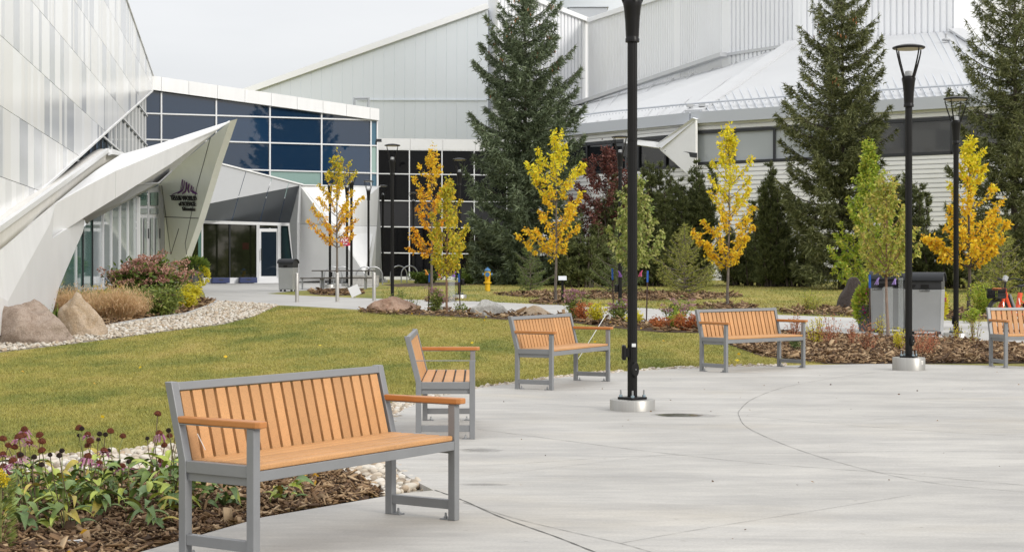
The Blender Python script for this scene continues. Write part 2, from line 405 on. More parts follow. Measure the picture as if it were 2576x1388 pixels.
left_mulch = px([(20,775),(300,745),(460,745),(505,752),(522,757),(545,758),(530,768),(470,790),(380,802),(300,815),(180,840),(0,850),(-120,850),(-120,790)])
left_gravel = px([(-150,905),(0,886),(150,869),(290,851),(420,833),(560,816),(640,796),(668,782),(700,769),(620,764),(546,759),(530,769),(470,791),(380,803),(300,816),(180,841),(0,850),(-150,860)])
drape('gravel_path', left_gravel, GRAVELBED, 1)
drape('mulch_bed', left_mulch, SOIL, 2)
path_bed = px([(895,783),(1000,779),(1185,785),(1300,790),(1450,798),(1640,812),(1770,822),(1775,838),(1660,836),(1560,827),(1440,812),(1290,806),(1100,796),(920,789)])
drape('mulch_bed', path_bed, SOIL, 2)
right_bed = px([(1830,866),(1880,852),(1965,836),(2033,841),(2220,850),(2423,857),(2576,871),(2760,880),(2760,918),(2576,914),(2440,914.5),(2300,915),(2150,916),(2073,915),(1990,905),(1917,897)])
drape('mulch_bed', right_bed, SOIL, 2)
larch_bed = px([(1240,741),(1330,736),(1500,734),(1700,735),(1830,741),(1873,746),(1800,753),(1650,757),(1500,753),(1330,749)])
back_bed = px([(1950,779),(2100,774),(2300,777),(2420,783),(2640,790),(2640,808),(2373,802),(2190,798),(1970,789)])
juniper_bed = px([(960,716),(1100,710),(1300,707),(1500,705),(1500,709),(1300,714),(1100,719),(1000,722)])
rings = []
for (cx, cy, r) in [(1398,761,68),(1830,774,80),(848,737,70),(1108,757,40)]:
    rings.append([G(cx+r*math.cos(2*math.pi*k/28), cy+r*.09*math.sin(2*math.pi*k/28)) for k in range(28)])
for P in [larch_bed, back_bed, juniper_bed]+rings: drape('mulch_bed', P, SOIL, 1)

# dark soil sheet painting in the shade under the back conifers
drape('conifer_shade', px([(1180,700),(1300,703),(1500,702),(1700,701),(1950,700),(2260,702),(2700,704),(2700,692),(1180,690)]), SOIL, 1)

# chips
def chips(polys, dens, size, name, seed):
    rng = np.random.default_rng(seed); pts = []
    for P in polys: pts.append(scatter(P, int(area(P)*dens), rng))
    q = np.concatenate(pts); n = len(q)
    L = rng.gamma(3.0, size/3, n).clip(size*.35, size*2.6); Wd = L*rng.uniform(.16, .75, n)**1.2; T = rng.uniform(.003, .009, n)*size/.04
    a = rng.uniform(0, 2*np.pi, n); tilt = rng.normal(0, .32, n); roll = rng.normal(0, .45, n)
    ux = np.stack([np.cos(a)*np.cos(tilt), np.sin(a)*np.cos(tilt), np.sin(tilt)], 1)
    sd = np.stack([-np.sin(a), np.cos(a), np.zeros(n)], 1)
    nn = np.cross(ux, sd); vy = sd*np.cos(roll)[:,None]+nn*np.sin(roll)[:,None]; vz = np.cross(ux, vy)
    c = np.stack([q[:,0], q[:,1], np.interp(q[:,1], _gy, _gz)+.012+rng.uniform(0, .03, n)*size/.04+np.abs(np.sin(tilt))*L*.3], 1)
    V = np.zeros((n, 8, 3)); i = 0
    for sx_ in (-1, 1):
        for sy_ in (-1, 1):
            for sz_ in (-1, 1):
                tap = rng.uniform(.35, 1, n) if sx_ else 1
                V[:, i] = c+ux*(sx_*L/2)[:,None]+vy*(sy_*Wd/2*tap)[:,None]+vz*(sz_*T/2)[:,None]; i += 1
    q6 = np.array([(0,1,3,2),(4,6,7,5),(0,4,5,1),(2,3,7,6),(0,2,6,4),(1,5,7,3)])
    Fq = (np.arange(n)[:,None,None]*8+q6[None]).reshape(-1, 4)
    return setp(mesh_np(name, V.reshape(-1, 3), Fq, CHIP), 'loose brown bark chips covering the planting beds', None, None, 'stuff')
nm_vis = [p for p in near_mulch]
chips([nm_vis], 1500, .045, 'bark_mulch', 1)
chips([right_bed], 300, .075, 'bark_mulch', 2)
chips([path_bed, left_mulch, back_bed, larch_bed]+rings, 50, .11, 'bark_mulch', 3)

# pebbles
_bm = bmesh.new(); bmesh.ops.create_icosphere(_bm, subdivisions=2, radius=1); _iv = np.array([v.co[:] for v in _bm.verts]); _if = np.array([[v.index for v in f.verts] for f in _bm.faces]); _bm.free()
_bm = bmesh.new(); bmesh.ops.create_icosphere(_bm, subdivisions=1, radius=1); _jv = np.array([v.co[:] for v in _bm.verts]); _jf = np.array([[v.index for v in f.verts] for f in _bm.faces]); _bm.free()
def pebbles(polys, dens, size, name, seed, ymax=1e9, ymin=-1e9, hi=False):
    rng = np.random.default_rng(seed); pts = []
    for P in polys: pts.append(scatter(P, int(area(P)*dens), rng))
    q = np.concatenate(pts); q = q[(q[:,1] < ymax) & (q[:,1] >= ymin)]; n = len(q)
    iv, jf = (_iv, _if) if hi else (_jv, _jf)
    r = size*rng.uniform(.55, 1.25, n); sc = np.stack([r*rng.uniform(.9, 1.5, n), r*rng.uniform(.7, 1.0, n), r*rng.uniform(.45, .75, n)], 1)
    a = rng.uniform(0, 6.28, n); t = rng.normal(0, .35, n)
    v = iv[None]*(1+.16*np.sin(iv[None,:,[1,2,0]]*2.3+rng.uniform(0, 6, (n,1,3))))*sc[:,None]
    v = np.stack([v[...,0]*np.cos(t)[:,None]-v[...,2]*np.sin(t)[:,None], v[...,1], v[...,0]*np.sin(t)[:,None]+v[...,2]*np.cos(t)[:,None]], -1)
    v = np.stack([v[...,0]*np.cos(a)[:,None]-v[...,1]*np.sin(a)[:,None], v[...,0]*np.sin(a)[:,None]+v[...,1]*np.cos(a)[:,None], v[...,2]], -1)
    v += np.stack([q[:,0], q[:,1], np.interp(q[:,1], _gy, _gz)+r*.45+rng.uniform(0, .5, n)*r], 1)[:,None]
    Fp = (np.arange(n)[:,None,None]*len(iv)+jf[None]).reshape(-1, 3)
    return setp(mesh_np(name, v.reshape(-1, 3), Fp, STONE, smooth=True), 'pale rounded river pebbles laid along the lawn edge', None, None, 'stuff')
pebbles([near_gravel], 390, .034, 'river_pebbles', 4, ymax=17, hi=True)
pebbles([near_gravel], 420, .034, 'river_pebbles', 5, ymin=17)
pebbles([left_gravel], 160, .040, 'white_gravel', 6)
mb = MB()
for i in range(len(P0 := px([(300,818),(380,805),(470,793),(530,771),(546,760)]))-1): mb.beam(P0[i]+Vector((0,0,.02)), P0[i+1]+Vector((0,0,.02)), .08, .10)
setp(mb.build('bed_edging', KERB), None, None, None, 'structure')

# grass blades
lawn_poly = px([(-420,930),(-150,907),(0,888),(150,871),(290,853),(420,835),(560,818),(640,798),(672,783),(700,771),(760,774),(930,786),(1200,800),(1290,807),(1440,814),(1560,828),(1660,838),(1775,840),(1830,867),(1917,898),(1990,906),(2073,914),(1966,917)])
lawn_poly += [Vector(p) for p in [(2.8,25.0,0),(1.55,24.1,0),(.66,23.0,0),(-.1,21.6,0),(-.72,20.4,0),(-1.42,18.3,0),(-1.75,16.2,0),(-2.4,14.4,0)]]+px([(440,1128),(280,1141),(150,1151),(0,1168),(-420,1195)])
def blades(poly, dens_near, hgt, name, seed, wid=.006):
    rng = np.random.default_rng(seed); q = scatter(poly, int(area(poly)*dens_near), rng)
    keep = rng.uniform(0, 1, len(q)) < np.clip((17.0/q[:,1])**1.8, .05, 1); q = q[keep]; n = len(q)
    sc = np.clip(q[:,1]/17, 1, 2.6)**.8
    h = hgt*rng.uniform(.5, 1.35, n)*sc**.35; w = wid*sc*rng.uniform(.7, 1.3, n); a = rng.uniform(0, 6.28, n)
    ln = rng.normal(0, .45, (n, 2))*h[:,None]
    b0 = np.stack([q[:,0], q[:,1], np.interp(q[:,1], _gy, _gz)], 1); s = np.stack([np.cos(a)*w, np.sin(a)*w, np.zeros(n)], 1)
    tip = b0+np.stack([ln[:,0], ln[:,1], h], 1)
    V = np.stack([b0-s, b0+s, tip], 1).reshape(-1, 3)
    return setp(mesh_np(name, V, np.arange(3*n).reshape(-1, 3), BLADE), 'short mown lawn grass going yellow', None, None, 'stuff')
blades(lawn_poly, 2600, .024, 'lawn_grass', 9, .0045)
back_lawn = px([(960,752),(1200,759),(1440,770),(1600,775),(1760,784),(1956,792),(2576,815),(2576,720),(1960,703),(1300,712),(960,724)])
blades(back_lawn, 420, .04, 'lawn_grass', 10)
# ================================================================== BUILDINGS
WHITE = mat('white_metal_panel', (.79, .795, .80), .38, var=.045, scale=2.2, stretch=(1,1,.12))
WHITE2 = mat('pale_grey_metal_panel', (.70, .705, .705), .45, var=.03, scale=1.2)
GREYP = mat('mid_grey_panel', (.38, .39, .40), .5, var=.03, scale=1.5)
SHADEP = mat('canopy_shadow_panel', (.215, .235, .265), .5, var=.04, scale=1.5)  # shadow on the storefront canopy put into the colour
SIGNP = mat('sign_wall_panel', (.74, .755, .69), .5, var=.03, scale=1.2)
BEIGE = mat('beige_stone_coping', (.66, .645, .61), .8, var=.06, scale=3)
MULL = mat('white_mullion', (.74, .75, .77), .4)
DKMULL = mat('dark_mullion', (.03, .032, .036), .4)
def glassmat(name, col, rough=.03, spec=.8, metal=0): return mat(name, col, rough, metal, spec)
BLUEG = glassmat('blue_tinted_glass', (.010, .030, .068), .02, .95)
BLUEG2 = glassmat('deep_blue_glass', (.011, .038, .088), .02, .95)
BLACKG = glassmat('black_glass', (.004, .004, .005), .05, .2)
TEALG = glassmat('pale_teal_spandrel', (.30, .43, .40), .1, .6)
TEALD = glassmat('teal_glass', (.06, .15, .22), .05, .6)
DARKROOM = glassmat('dark_glass', (.010, .012, .006), .03, 1.0)
GREENG = glassmat('green_tinted_glass', (.10, .19, .165), .04, .7)
PALEG = glassmat('pale_reflecting_glass', (.33, .38, .39), .04, .9)
BUTT = mat('dark_seam', (.10, .10, .10), .9)  # dark colour of the panel seams
ROOF = mat('white_standing_seam_roof', (.54, .55, .56), .5, var=.03, scale=.4)
GREYP2 = mat('dull_white_panel', (.60,.605,.61), .6)  # white toned down where the smooth drum wall faces the sun
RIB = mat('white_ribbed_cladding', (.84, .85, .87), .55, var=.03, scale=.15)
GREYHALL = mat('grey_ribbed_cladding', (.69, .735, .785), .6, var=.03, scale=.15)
SIDING = mat('white_lap_siding', (.90, .90, .895), .55, var=.04, scale=.4)
FASCIA = mat('pale_grey_fascia', (.52, .545, .58), .5)

# ---------------- the tall striped glass-and-panel hall on the left
hall = thing('striped_hall', 'tall hall at the far left clad in glossy white and grey vertical stripes', 'building', (-14, 60, zt(60)))
hb_ = Vector(hall.location)
FA, FB = -5.18, -.1593
def fx(Y): return FA+FB*Y
fdir = Vector((FB, 1, 0)).normalized(); fn = Vector((fdir.y, -fdir.x, 0))     # face looks to +x
def fpt(Y, z, off=0): return Vector((fx(Y), Y, z))+fn*off
def ztop(Y): return 12.2+(Y-63.4)*(11.14-12.2)/(80-63.4) if Y > 20 else 15
def zbot(Y): return 2.39+(Y-32.3)*(10.48-2.39)/(80-32.3)
STR = [mat('stripe_white', (.90,.905,.91), .2, spec=.4), mat('stripe_pale', (.78,.785,.79), .22), mat('stripe_grey', (.56,.575,.60), .16), mat('stripe_warm', (.82,.815,.80), .24), mat('stripe_silver', (.64,.655,.675), .16)]
seams = [1.9, 3.39, 4.82, 6.24, 7.69, 9.15, 10.63, 12.1, 13.6]
def clip(P, f):
    out = []
    for i in range(len(P)):
        a, b = P[i], P[(i+1) % len(P)]; fa, fb = f(a), f(b)
        if fa >= 0: out.append(a)
        if fa*fb < 0: t = fa/(fa-fb); out.append((a[0]+(b[0]-a[0])*t, a[1]+(b[1]-a[1])*t))
    return out
r = random.Random(3)
pos = -fn*.02
npan = 0
for k in range(len(seams)-1):
    Y = 29.0; prev = -1
    while Y < 80:
        w = r.choice([.22, .3, .42, .6, .85, 1.2])*(.9+.036*(Y-30)); Y2 = min(Y+w, 80)
        g_ = .007
        P = [(Y+.004, seams[k]+g_), (Y2-.004, seams[k]+g_), (Y2-.004, seams[k+1]-g_), (Y+.004, seams[k+1]-g_)]
        P = clip(P, lambda p: ztop(p[0])-p[1]); P = clip(P, lambda p: p[1]-zbot(p[0])) if P else P
        if len(P) >= 3 and Y2 > 31.0:
            c = r.choice([i for i in (0,0,0,1,1,2,3,3,4) if i != prev]); prev = c
            o = MB().prism([fpt(y, z)-hb_ for y, z in P], -fn*.06).build('panel', STR[c], hall); npan += 1
        Y = Y2
back = [(29, zbot(29)+.05), (80, zbot(80)+.05), (80, ztop(80)-.04), (29, ztop(29)-.04)]
MB().prism([fpt(y, z, -.07)-hb_ for y, z in back], Vector((-9, 0, 0))).build('wall', STR[2], hall)
MB().beam(fpt(29, ztop(29)+.03, -.1)-hb_, fpt(80, ztop(80)+.03, -.1)-hb_, .3, .06).build('coping', WHITE, hall)
MB().beam(fpt(29, zbot(29)-.03, -.05)-hb_, fpt(80, zbot(80)-.03, -.05)-hb_, .16, .06).build('bottom_trim', WHITE2, hall)
# the set-back glazing under the raised lower edge
gl = lambda Y, z: fpt(Y, z, -.35)-hb_
MB().prism([gl(30, 1.7), gl(37, 2.75), gl(55.6, 5.2), gl(81, 7.6), gl(81, 10.8), gl(30, 2.6)], -fn*.1).build('glass_pane', glassmat('grey_blue_glass', (.055,.085,.11), .04, .9), hall)
for Y in np.arange(34, 81, 2.05):
    MB().beam(fpt(Y, np.interp(Y,[30,37,55.6,81],[1.7,2.75,5.2,7.6]), -.31)-hb_, fpt(Y, zbot(Y)+.15, -.31)-hb_, .05, .07, up=fn).build('mullion', DKMULL if Y < 60 else WHITE2, hall)
for z in seams[1:7]:
    Y0 = max(31, 32.3+(z-2.39)/(10.48-2.39)*47.7)
    MB().beam(fpt(Y0, z, -.28)-hb_, fpt(81, z, -.28)-hb_, .06, .07).build('transom', WHITE2, hall)

# ---------------- blue curtain wall pavilion
pav = thing('glazed_pavilion', 'two storey pavilion with dark blue glazing, white mullions and a sloping white fascia', 'building', (-12, 82, zt(82)))
pb = Vector(pav.location)
A0, B0 = W(385,228,80), W(948,304,86.2)
wv = Vector((B0.x-A0.x, B0.y-A0.y, 0)); wl = wv.length; wdir = wv.normalized(); wn = Vector((wdir.y, -wdir.x, 0))
def on_wall(x, y, A=A0, d=wdir, off=0.0):
    k = (x-CX)/F; t = (k*A.y-A.x)/(d.x-k*d.y); p = Vector((A.x+d.x*t, A.y+d.y*t, 0)); p.z = H-(y-CY)/F*p.y
    if off: p += Vector((d.y, -d.x, 0))*off
    return p
def lerp_line(a, b): return lambda x: a[1]+(b[1]-a[1])*(x-a[0])/(b[0]-a[0])
rowsL = [lerp_line((385,229),(948,305)), lerp_line((405,287),(947,303)), lerp_line((405,352),(947,367)), lerp_line((405,421),(947,436)), lerp_line((405,490),(947,504)), lerp_line((405,560),(947,572)), lerp_line((405,706),(947,706))]
colsX = [340, 405, 543, 678, 808, 932, 948]
for i in range(len(colsX)-1):
    for j in range(len(rowsL)-1):
        x0, x1 = colsX[i]+1.2, colsX[i+1]-1.2
        yy = [rowsL[j](x0), rowsL[j](x1), rowsL[j+1](x1), rowsL[j+1](x0)]
        if yy[3]-yy[0] < 2: continue
        if yy[1] > yy[2]-1: yy[1] = yy[2]-.5
        m = BLUEG if (i+j) % 3 else BLUEG2
        if j == 0 or (i == 3 and j in (1, 2)): m = BLUEG
        if i == 3 and j == 3: m = TEALG
        if i == 5: m = TEALD if j != 2 else TEALG
        P = [on_wall(x0, yy[0]), on_wall(x1, yy[1]), on_wall(x1, yy[2]), on_wall(x0, yy[3])]
        MB().prism([p-pb for p in P], -wn*.05).build('glass_pane', m, pav)
for x in colsX[1:]:
    a, b = on_wall(x, rowsL[0](x), off=.02), on_wall(x, 706, off=.02)
    MB().beam(a-pb, b-pb, .075, .12, up=wn).build('mullion', MULL, pav)
for j in range(1, 6):
    a, b = on_wall(340 if j > 1 else 352, rowsL[j](345), off=.025), on_wall(948, rowsL[j](948), off=.025)
    MB().beam(a-pb, b-pb, .12, .068).build('transom', MULL, pav)
fx_ = [366, 402, 471, 543, 612, 678, 743, 808, 867, 926, 949.5]
ftop, fbot = lerp_line((385,193),(948,275)), lerp_line((385,228),(948,304))
for i in range(len(fx_)-1):
    x0, x1 = fx_[i]+.4, fx_[i+1]-.4
    P = [on_wall(x0, ftop(x0), off=.25), on_wall(x1, ftop(x1), off=.25), on_wall(x1, fbot(x1), off=.25), on_wall(x0, fbot(x0), off=.25)]
    MB().prism([p-pb for p in P], -wn*.35).build('fascia_panel', WHITE, pav)
P = [on_wall(366, 192, off=.18), on_wall(949, 276, off=.18), on_wall(949, 303, off=.18), on_wall(366, 226, off=.18)]
MB().prism([p-pb for p in P], -wn*.3).build('fascia_joint', BUTT, pav)
P = [on_wall(352, 215, off=-.1), on_wall(949, 290, off=-.1), on_wall(949, 706, off=-.1), on_wall(352, 706, off=-.1)]
MB().prism([p-pb for p in P], Vector((-1.6, 9, 0))).build('wall', WHITE2, pav)
# little pipe frame on the roof and a camera on the corner
fr = thing('roof_pipe_frame', 'square grey pipe frame standing on the white pavilion roof edge', 'pipe frame', W(909,272,86))
q = Vector(fr.location)
MB().tube([W(892,275,86)-q, W(892,248,86)-q, W(927,248,86)-q, W(927,275,86)-q], .09, 8).build('pipe', mat('galv_pipe', (.32,.34,.35), .5), fr)
cm = thing('security_camera', 'small black security camera on the pavilion corner', 'camera', W(951,355,84))
MB().box((.05,-.1,.02), (.28,.3,.14)).build('housing', DKMULL, cm); MB().box((-.1,0,-.1), (.08,.1,.2)).build('bracket', DKMULL, cm)

# ---------------- sculpted white entrance canopy
can = thing('entrance_canopy', 'sharp folded white metal entrance canopy rising to a point over the doors', 'canopy', (-15, 62, zt(62)))
cb = Vector(can.location)
def cfac(name, pts, m, th=.1):
    return facet(name, [W(*p)-cb for p in pts], m, can, th, away=None if False else (sum((W(*p) for p in pts), Vector())/len(pts)-Vector((0,0,H))))
T = (579,304,63.0)
def strip(name, A, B, m, th, parent=None, base=None, sub=6):
    """a smoothly curved band of sheet metal between two edges, with thickness"""
    parent = parent or can; base = cb if base is None else base
    a3 = catmull([W(*q) for q in A], sub); b3 = catmull([W(*q) for q in B], sub); V = []; Fc = []; k = 5
    for p, q in zip(a3, b3):
        for j in range(k): V.append(p.lerp(q, j/(k-1))-base)
    for i in range(len(a3)-1):
        for j in range(k-1): Fc.append((i*k+j, (i+1)*k+j, (i+1)*k+j+1, i*k+j+1))
    o = MB().add(V, Fc).build(name, m, parent, smooth=True)
    me = o.data; n = me.polygons[0].normal; c = me.polygons[0].center
    if n.dot(Vector((0,0,H))-base-c) < 0: me.flip_normals()
    md = o.modifiers.new('thickness', 'SOLIDIFY'); md.thickness = th; md.offset = -1; return o
def plane_of(p0, p1, p2):
    n = (p1-p0).cross(p2-p0)
    def f(x, y):
        d = Vector(((x-CX)/F, 1, -(y-CY)/F)); o = Vector((0,0,H)); return o+d*((p0-o).dot(n)/d.dot(n))
    return f
_vp = plane_of(W(139,555,40.2), W(139,400,40.2), W(*T)); _m = _vp(345,465)
FPL = plane_of(W(139,555,40.2), W(*T), W(345,465,_m.y*1.004)); RPL = plane_of(FPL(147,508), W(*T), W(303,389,FPL(303,434).y+5.5))
def flat(name, pts, pl, m, th=.05):
    P = [pl(*p)-cb for p in pts]; n = (P[1]-P[0]).cross(P[2]-P[0]).normalized()
    if n.dot(Vector((0,0,H))-cb-P[0]) > 0: n = -n
    MB().prism(P, n*th).build(name, m, can)
flat('roof_panel', [(147,508),(224,465),(291,430),(272,409),(240,430),(190,470)], RPL, WHITE)
flat('roof_panel', [(291,430),(390,389),(470,355.5),(405,360),(303,389),(272,409)], RPL, WHITE)
flat('roof_panel', [(470,355.5),(549,322),(578.5,304.3),(405,360)], RPL, WHITE)
flat('fascia_panel', [(147,508),(224,465),(291,430),(290,499),(215,545),(131,600),(124,566),(137,523)], FPL, WHITE)
flat('fascia_panel', [(291.6,430),(390,389),(470,355.5),(430,411.5),(345,465),(290.6,499)], FPL, WHITE)
flat('fascia_panel', [(470.6,355),(549,322),(579,304.2),(549,326.5),(430.6,411)], FPL, WHITE)
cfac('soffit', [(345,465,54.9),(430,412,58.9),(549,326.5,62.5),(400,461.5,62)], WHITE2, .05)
_q = FPL(131,600).y; _q2 = FPL(215,545).y
def DPL(x, y):            # the leg stands upright, parallel to the hall and just in front of it
    k = (x-CX)/F; Y = (FA+.28)/(k-FB); return W(x, y, Y)
APL = plane_of(DPL(20,757), DPL(137,523), W(0,630,DPL(0,630).y+.8))
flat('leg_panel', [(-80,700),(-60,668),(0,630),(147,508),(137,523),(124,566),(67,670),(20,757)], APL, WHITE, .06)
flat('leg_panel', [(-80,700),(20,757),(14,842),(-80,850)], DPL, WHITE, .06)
flat('leg_panel', [(137,523),(131,600),(69,687),(32,757),(26,840),(14,842),(20,757),(67,670),(124,566)], DPL, WHITE2, .07)  # greyer panel colour stands in for shade on this facet and the next
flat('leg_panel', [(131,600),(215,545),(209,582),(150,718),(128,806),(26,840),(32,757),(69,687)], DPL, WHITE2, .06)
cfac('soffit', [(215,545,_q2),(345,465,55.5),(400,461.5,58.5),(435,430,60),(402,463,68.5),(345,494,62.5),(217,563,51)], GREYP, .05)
sgn = thing('sign_wall', 'leaning pale grey green wall carrying the dark lettering and purple emblem beside the entrance doors', 'wall', (-11, 67, zt(67)))
sb = Vector(sgn.location)
s0, s1, s2 = W(579,304.5,63.05), W(400,462,68.4), W(455,712,69.6)
sN = (s1-s0).cross(s2-s0).normalized()
if sN.y > 0: sN = -sN
def sgp(x, y, off=0.0):
    d = Vector(((x-CX)/F, 1, -(y-CY)/F)); o = Vector((0,0,H)); t = (s0-o).dot(sN)/d.dot(sN); return o+d*t+sN*off
MB().prism([sgp(*p)-sb for p in [(579,304.5),(543,411),(500,553),(459,667),(446,712),(407,712),(400,462),(440,424)]], -sN*.35).build('wall_panel', SIGNP, sgn)
def seamline(parent, base, a, b, w=.03, m=BUTT):
    MB().beam(a-base, b-base, w, .012, up=sN).build('panel_joint', m, parent)
for a, b in [((531,340),(512,412)),((512,412),(497,465)),((497,465),(466,612)),((466,612),(470,640)),((404,545),(500,549)),((407,466),(430,640)),((430,640),(450,575))]:
    seamline(sgn, sb, sgp(*a, off=.004), sgp(*b, off=.004))
# lettering
LET = mat('dark_letter', (.018, .016, .015), .5); PUR = mat('purple_emblem', (.10, .022, .13), .45)
xs_ = (sgp(500,520)-sgp(432,518)).normalized(); ys2 = sN.cross(xs_); 
if ys2.z < 0: ys2 = -ys2
Rm = Matrix((xs_, ys2, sN)).transposed().to_4x4()
def text(body, p, size, m, parent, base, name='lettering', R=None, ext=.02, align='LEFT', sxx=1.0, bold=0):
    cu = bpy.data.curves.new(name, 'FONT'); cu.body = body; cu.size = size; cu.extrude = ext; cu.align_x = align; cu.offset = bold
    cu.resolution_u = 4; tmp = bpy.data.objects.new(name, cu); me = bpy.data.meshes.new_from_object(tmp); bpy.data.objects.remove(tmp)
    me.materials.clear(); o = link(name, me, parent, m)
    M = (R or Rm).copy(); M.translation = p-base
    o.matrix_local = M @ Matrix.Diagonal((sxx, 1, 1, 1)); return o
pxm = F/ sgp(465,505).y
def zt_(x, y, n): return text(n[0], sgp(x, y, off=.05), n[1]/pxm, LET, sgn, sb, sxx=n[2], bold=.012)
text('TELUS WORLD', sgp(498,504,off=.05), 17/pxm, LET, sgn, sb, align='RIGHT', sxx=1.06, bold=.004)
text('of SCIENCE', sgp(495.5,518,off=.05), 15.5/pxm, LET, sgn, sb, align='RIGHT', sxx=1.02, bold=.004)
text('Edmonton', sgp(493.5,530,off=.05), 13.5/pxm, LET, sgn, sb, align='RIGHT', sxx=1.02, bold=.004)
def z1(zx, zy): return 440/1.118+zx*.1441*.8944, 480/1.118+zy*.1441*.8944
for L, rr in [([(520,168),(500,300),(480,380)],.02),([(530,172),(525,300),(500,385),(430,420),(320,465)],.028),([(567,195),(550,320),(520,390),(435,440)],.035),([(605,225),(600,340),(580,400),(530,440)],.055),([(655,255),(635,360),(655,430)],.05),([(705,292),(690,380),(740,435)],.045),([(740,320),(725,385),(815,450)],.03),([(690,385),(740,420),(790,445)],.05)]:
    MB().tube([sgp(*z1(*p), off=.05)-sb for p in L], rr*.62, 6).build('emblem_stroke', PUR, sgn)

# glazing and doors beside the sign wall
ent = thing('entrance_glazing', 'tall entrance glazing with pale reflections and two framed doors under the white canopy', 'glazing', (-14, 68, zt(68)))
eb = Vector(ent.location)
e0, e1 = W(150,720,46), W(402,640,68.6); ed = Vector((e1.x-e0.x, e1.y-e0.y, 0)).normalized()
def ep(x, y, off=0): return on_wall(x, y, e0, ed, off)
exs = [150, 190, 207, 231, 258, 279, 301, 321, 343]
etop = lerp_line((215,560),(345,494))
for i in range(len(exs)-1):
    x0, x1 = exs[i]+.5, exs[i+1]-.5
    yt = lambda x: max(etop(x), 722-(x-150)*2.55) if x < 213 else etop(x)
    m = [GREENG, GREENG, GREENG, PALEG, PALEG, PALEG, PALEG, PALEG][i]
    P = [ep(x0, yt(x0)), ep(x1, yt(x1)), ep(x1, 735), ep(x0, 735)]
    MB().prism([p-eb for p in P], Vector((-.05,.1,0))).build('glass_pane', m, ent)
    if i: MB().beam(ep(exs[i], yt(exs[i]), .02)-eb, ep(exs[i], 722, .02)-eb, .05, .05).build('mullion', DKMULL if i in (2,3) else MULL, ent)
for x0, x1 in ((345,371),(373,400)):
    fr_ = mat('door_frame_grey', (.55,.56,.58), .4)
    P = [ep(x0, etop(x0) if x0 < 350 else 478), ep(x1, 466 if x1 > 380 else 480), ep(x1+2, 705), ep(x0, 706)]
    dm = MB().prism([p-eb for p in P], Vector((-.04,.12,0))).build('door', fr_, ent)
    for (a, b, c, d) in ((3,.5,10,42), (3,.5,60,180), ):
        pass
    w = x1-x0
    for (u0, u1, y0, y1) in ((.12,.88,484,517),(.12,.40,548,640),(.58,.86,548,640),(.1,.9,524,538)):
        P = [ep(x0+w*u0, y0, .04), ep(x0+w*u1, y0, .04), ep(x0+w*u1, y1, .04), ep(x0+w*u0, y1, .04)]
        MB().prism([p-eb for p in P], Vector((-.01,.03,0))).build('door_glass', PALEG if y0 != 484 else GREENG, dm)
    MB().tube([ep(x1-4, 575, .1)-eb, ep(x1-4, 600, .1)-eb], .03, 6).build('handle', DKMULL, dm)
MB().beam(ep(344, 496, .06)-eb, ep(344, 706, .06)-eb, .12, .12).build('frame_post', MULL, ent)
MB().beam(ep(401.5, 465, .06)-eb, ep(406.5, 706, .06)-eb, .2, .2).build('frame_post', GREYP, ent)
# the beige parapet that climbs behind the canopy
para = thing('sloping_parapet', 'beige sloping parapet ledge climbing behind the white canopy', 'parapet', (-13, 45, zt(45)))
qb = Vector(para.location)
def pf(pts, m, th=.15, nm='parapet_panel'): facet(nm, [W(*p)-qb for p in pts], m, para, th)
strip('parapet_panel', [(-40,600,29.2),(84,498,36),(180,436.5,44.2),(271,378,53),(300,388,56.5)], [(-40,664,29.8),(60,577,34.4),(155,498,41.8),(240,430,50.2),(302,390,56.6)], BEIGE, .3, para, qb)
pf([(271,378,53),(303,389,57.3),(303,396,56.6),(271,392,52.6)], WHITE2, nm='coping')
MB().beam(W(-40,600,29.2)-qb, W(271,378,53)-qb, .12, .12).build('coping', WHITE2, para)

# ---------------- storefront under the grey panel canopy
sto = thing('storefront', 'dark glazed storefront with a white framed glass door under a grey panel canopy with its shadow painted as a darker fold', 'storefront', (-9, 76, zt(76)))
tb = Vector(sto.location)
f0, f1 = W(455,705,75.0), W(745,706,77.5); fd = Vector((f1.x-f0.x, f1.y-f0.y, 0)).normalized()
def fp(x, y, off=0): return on_wall(x, y, f0, fd, off)
hd = lerp_line((497,557),(727,564))
def tp(name, pts, m, th=.1, off=0): 
    P = [fp(p[0], p[1], off) for p in pts]; return MB().prism([p-tb for p in P], Vector((fd.y, -fd.x, 0))*-th).build(name, m, sto)
tp('glass_pane', [(440,hd(500)),(508,hd(508)),(508,707),(440,707)], DARKROOM); tp('glass_pane', [(509.5,hd(509)),(577,hd(577)),(577,703),(509.5,703)], DARKROOM)
tp('glass_pane', [(579,hd(579)),(648,hd(648)),(648,703),(579,703)], DARKROOM)
tp('column', [(498,hd(500)),(507,hd(507)),(507,703),(498,703)], GREENG, .1, .06)
tp('transom_light', [(653,hd(653)+2),(697,hd(697)+2),(697,573),(653,573)], DARKROOM)
tp('glass_pane', [(704,hd(700)+3),(725,hd(725)+3),(737,705),(704,705)], glassmat('dark_teal_glass', (.014,.03,.034), .04, .5))
dr = tp('door', [(651,575),(700,575),(700,707),(651,707)], MULL, .08, .03)
P = [fp(656.5,583,.06), fp(694.5,583,.06), fp(694.5,694,.06), fp(656.5,694,.06)]
MB().prism([p-tb for p in P], Vector((0,.02,0))).build('door_glass', glassmat('night_blue_glass', (.012,.02,.032), .03, .5), dr)
MB().tube([fp(655,625,.16)-tb, fp(655,655,.16)-tb], .03, 6).build('handle', DKMULL, dr)
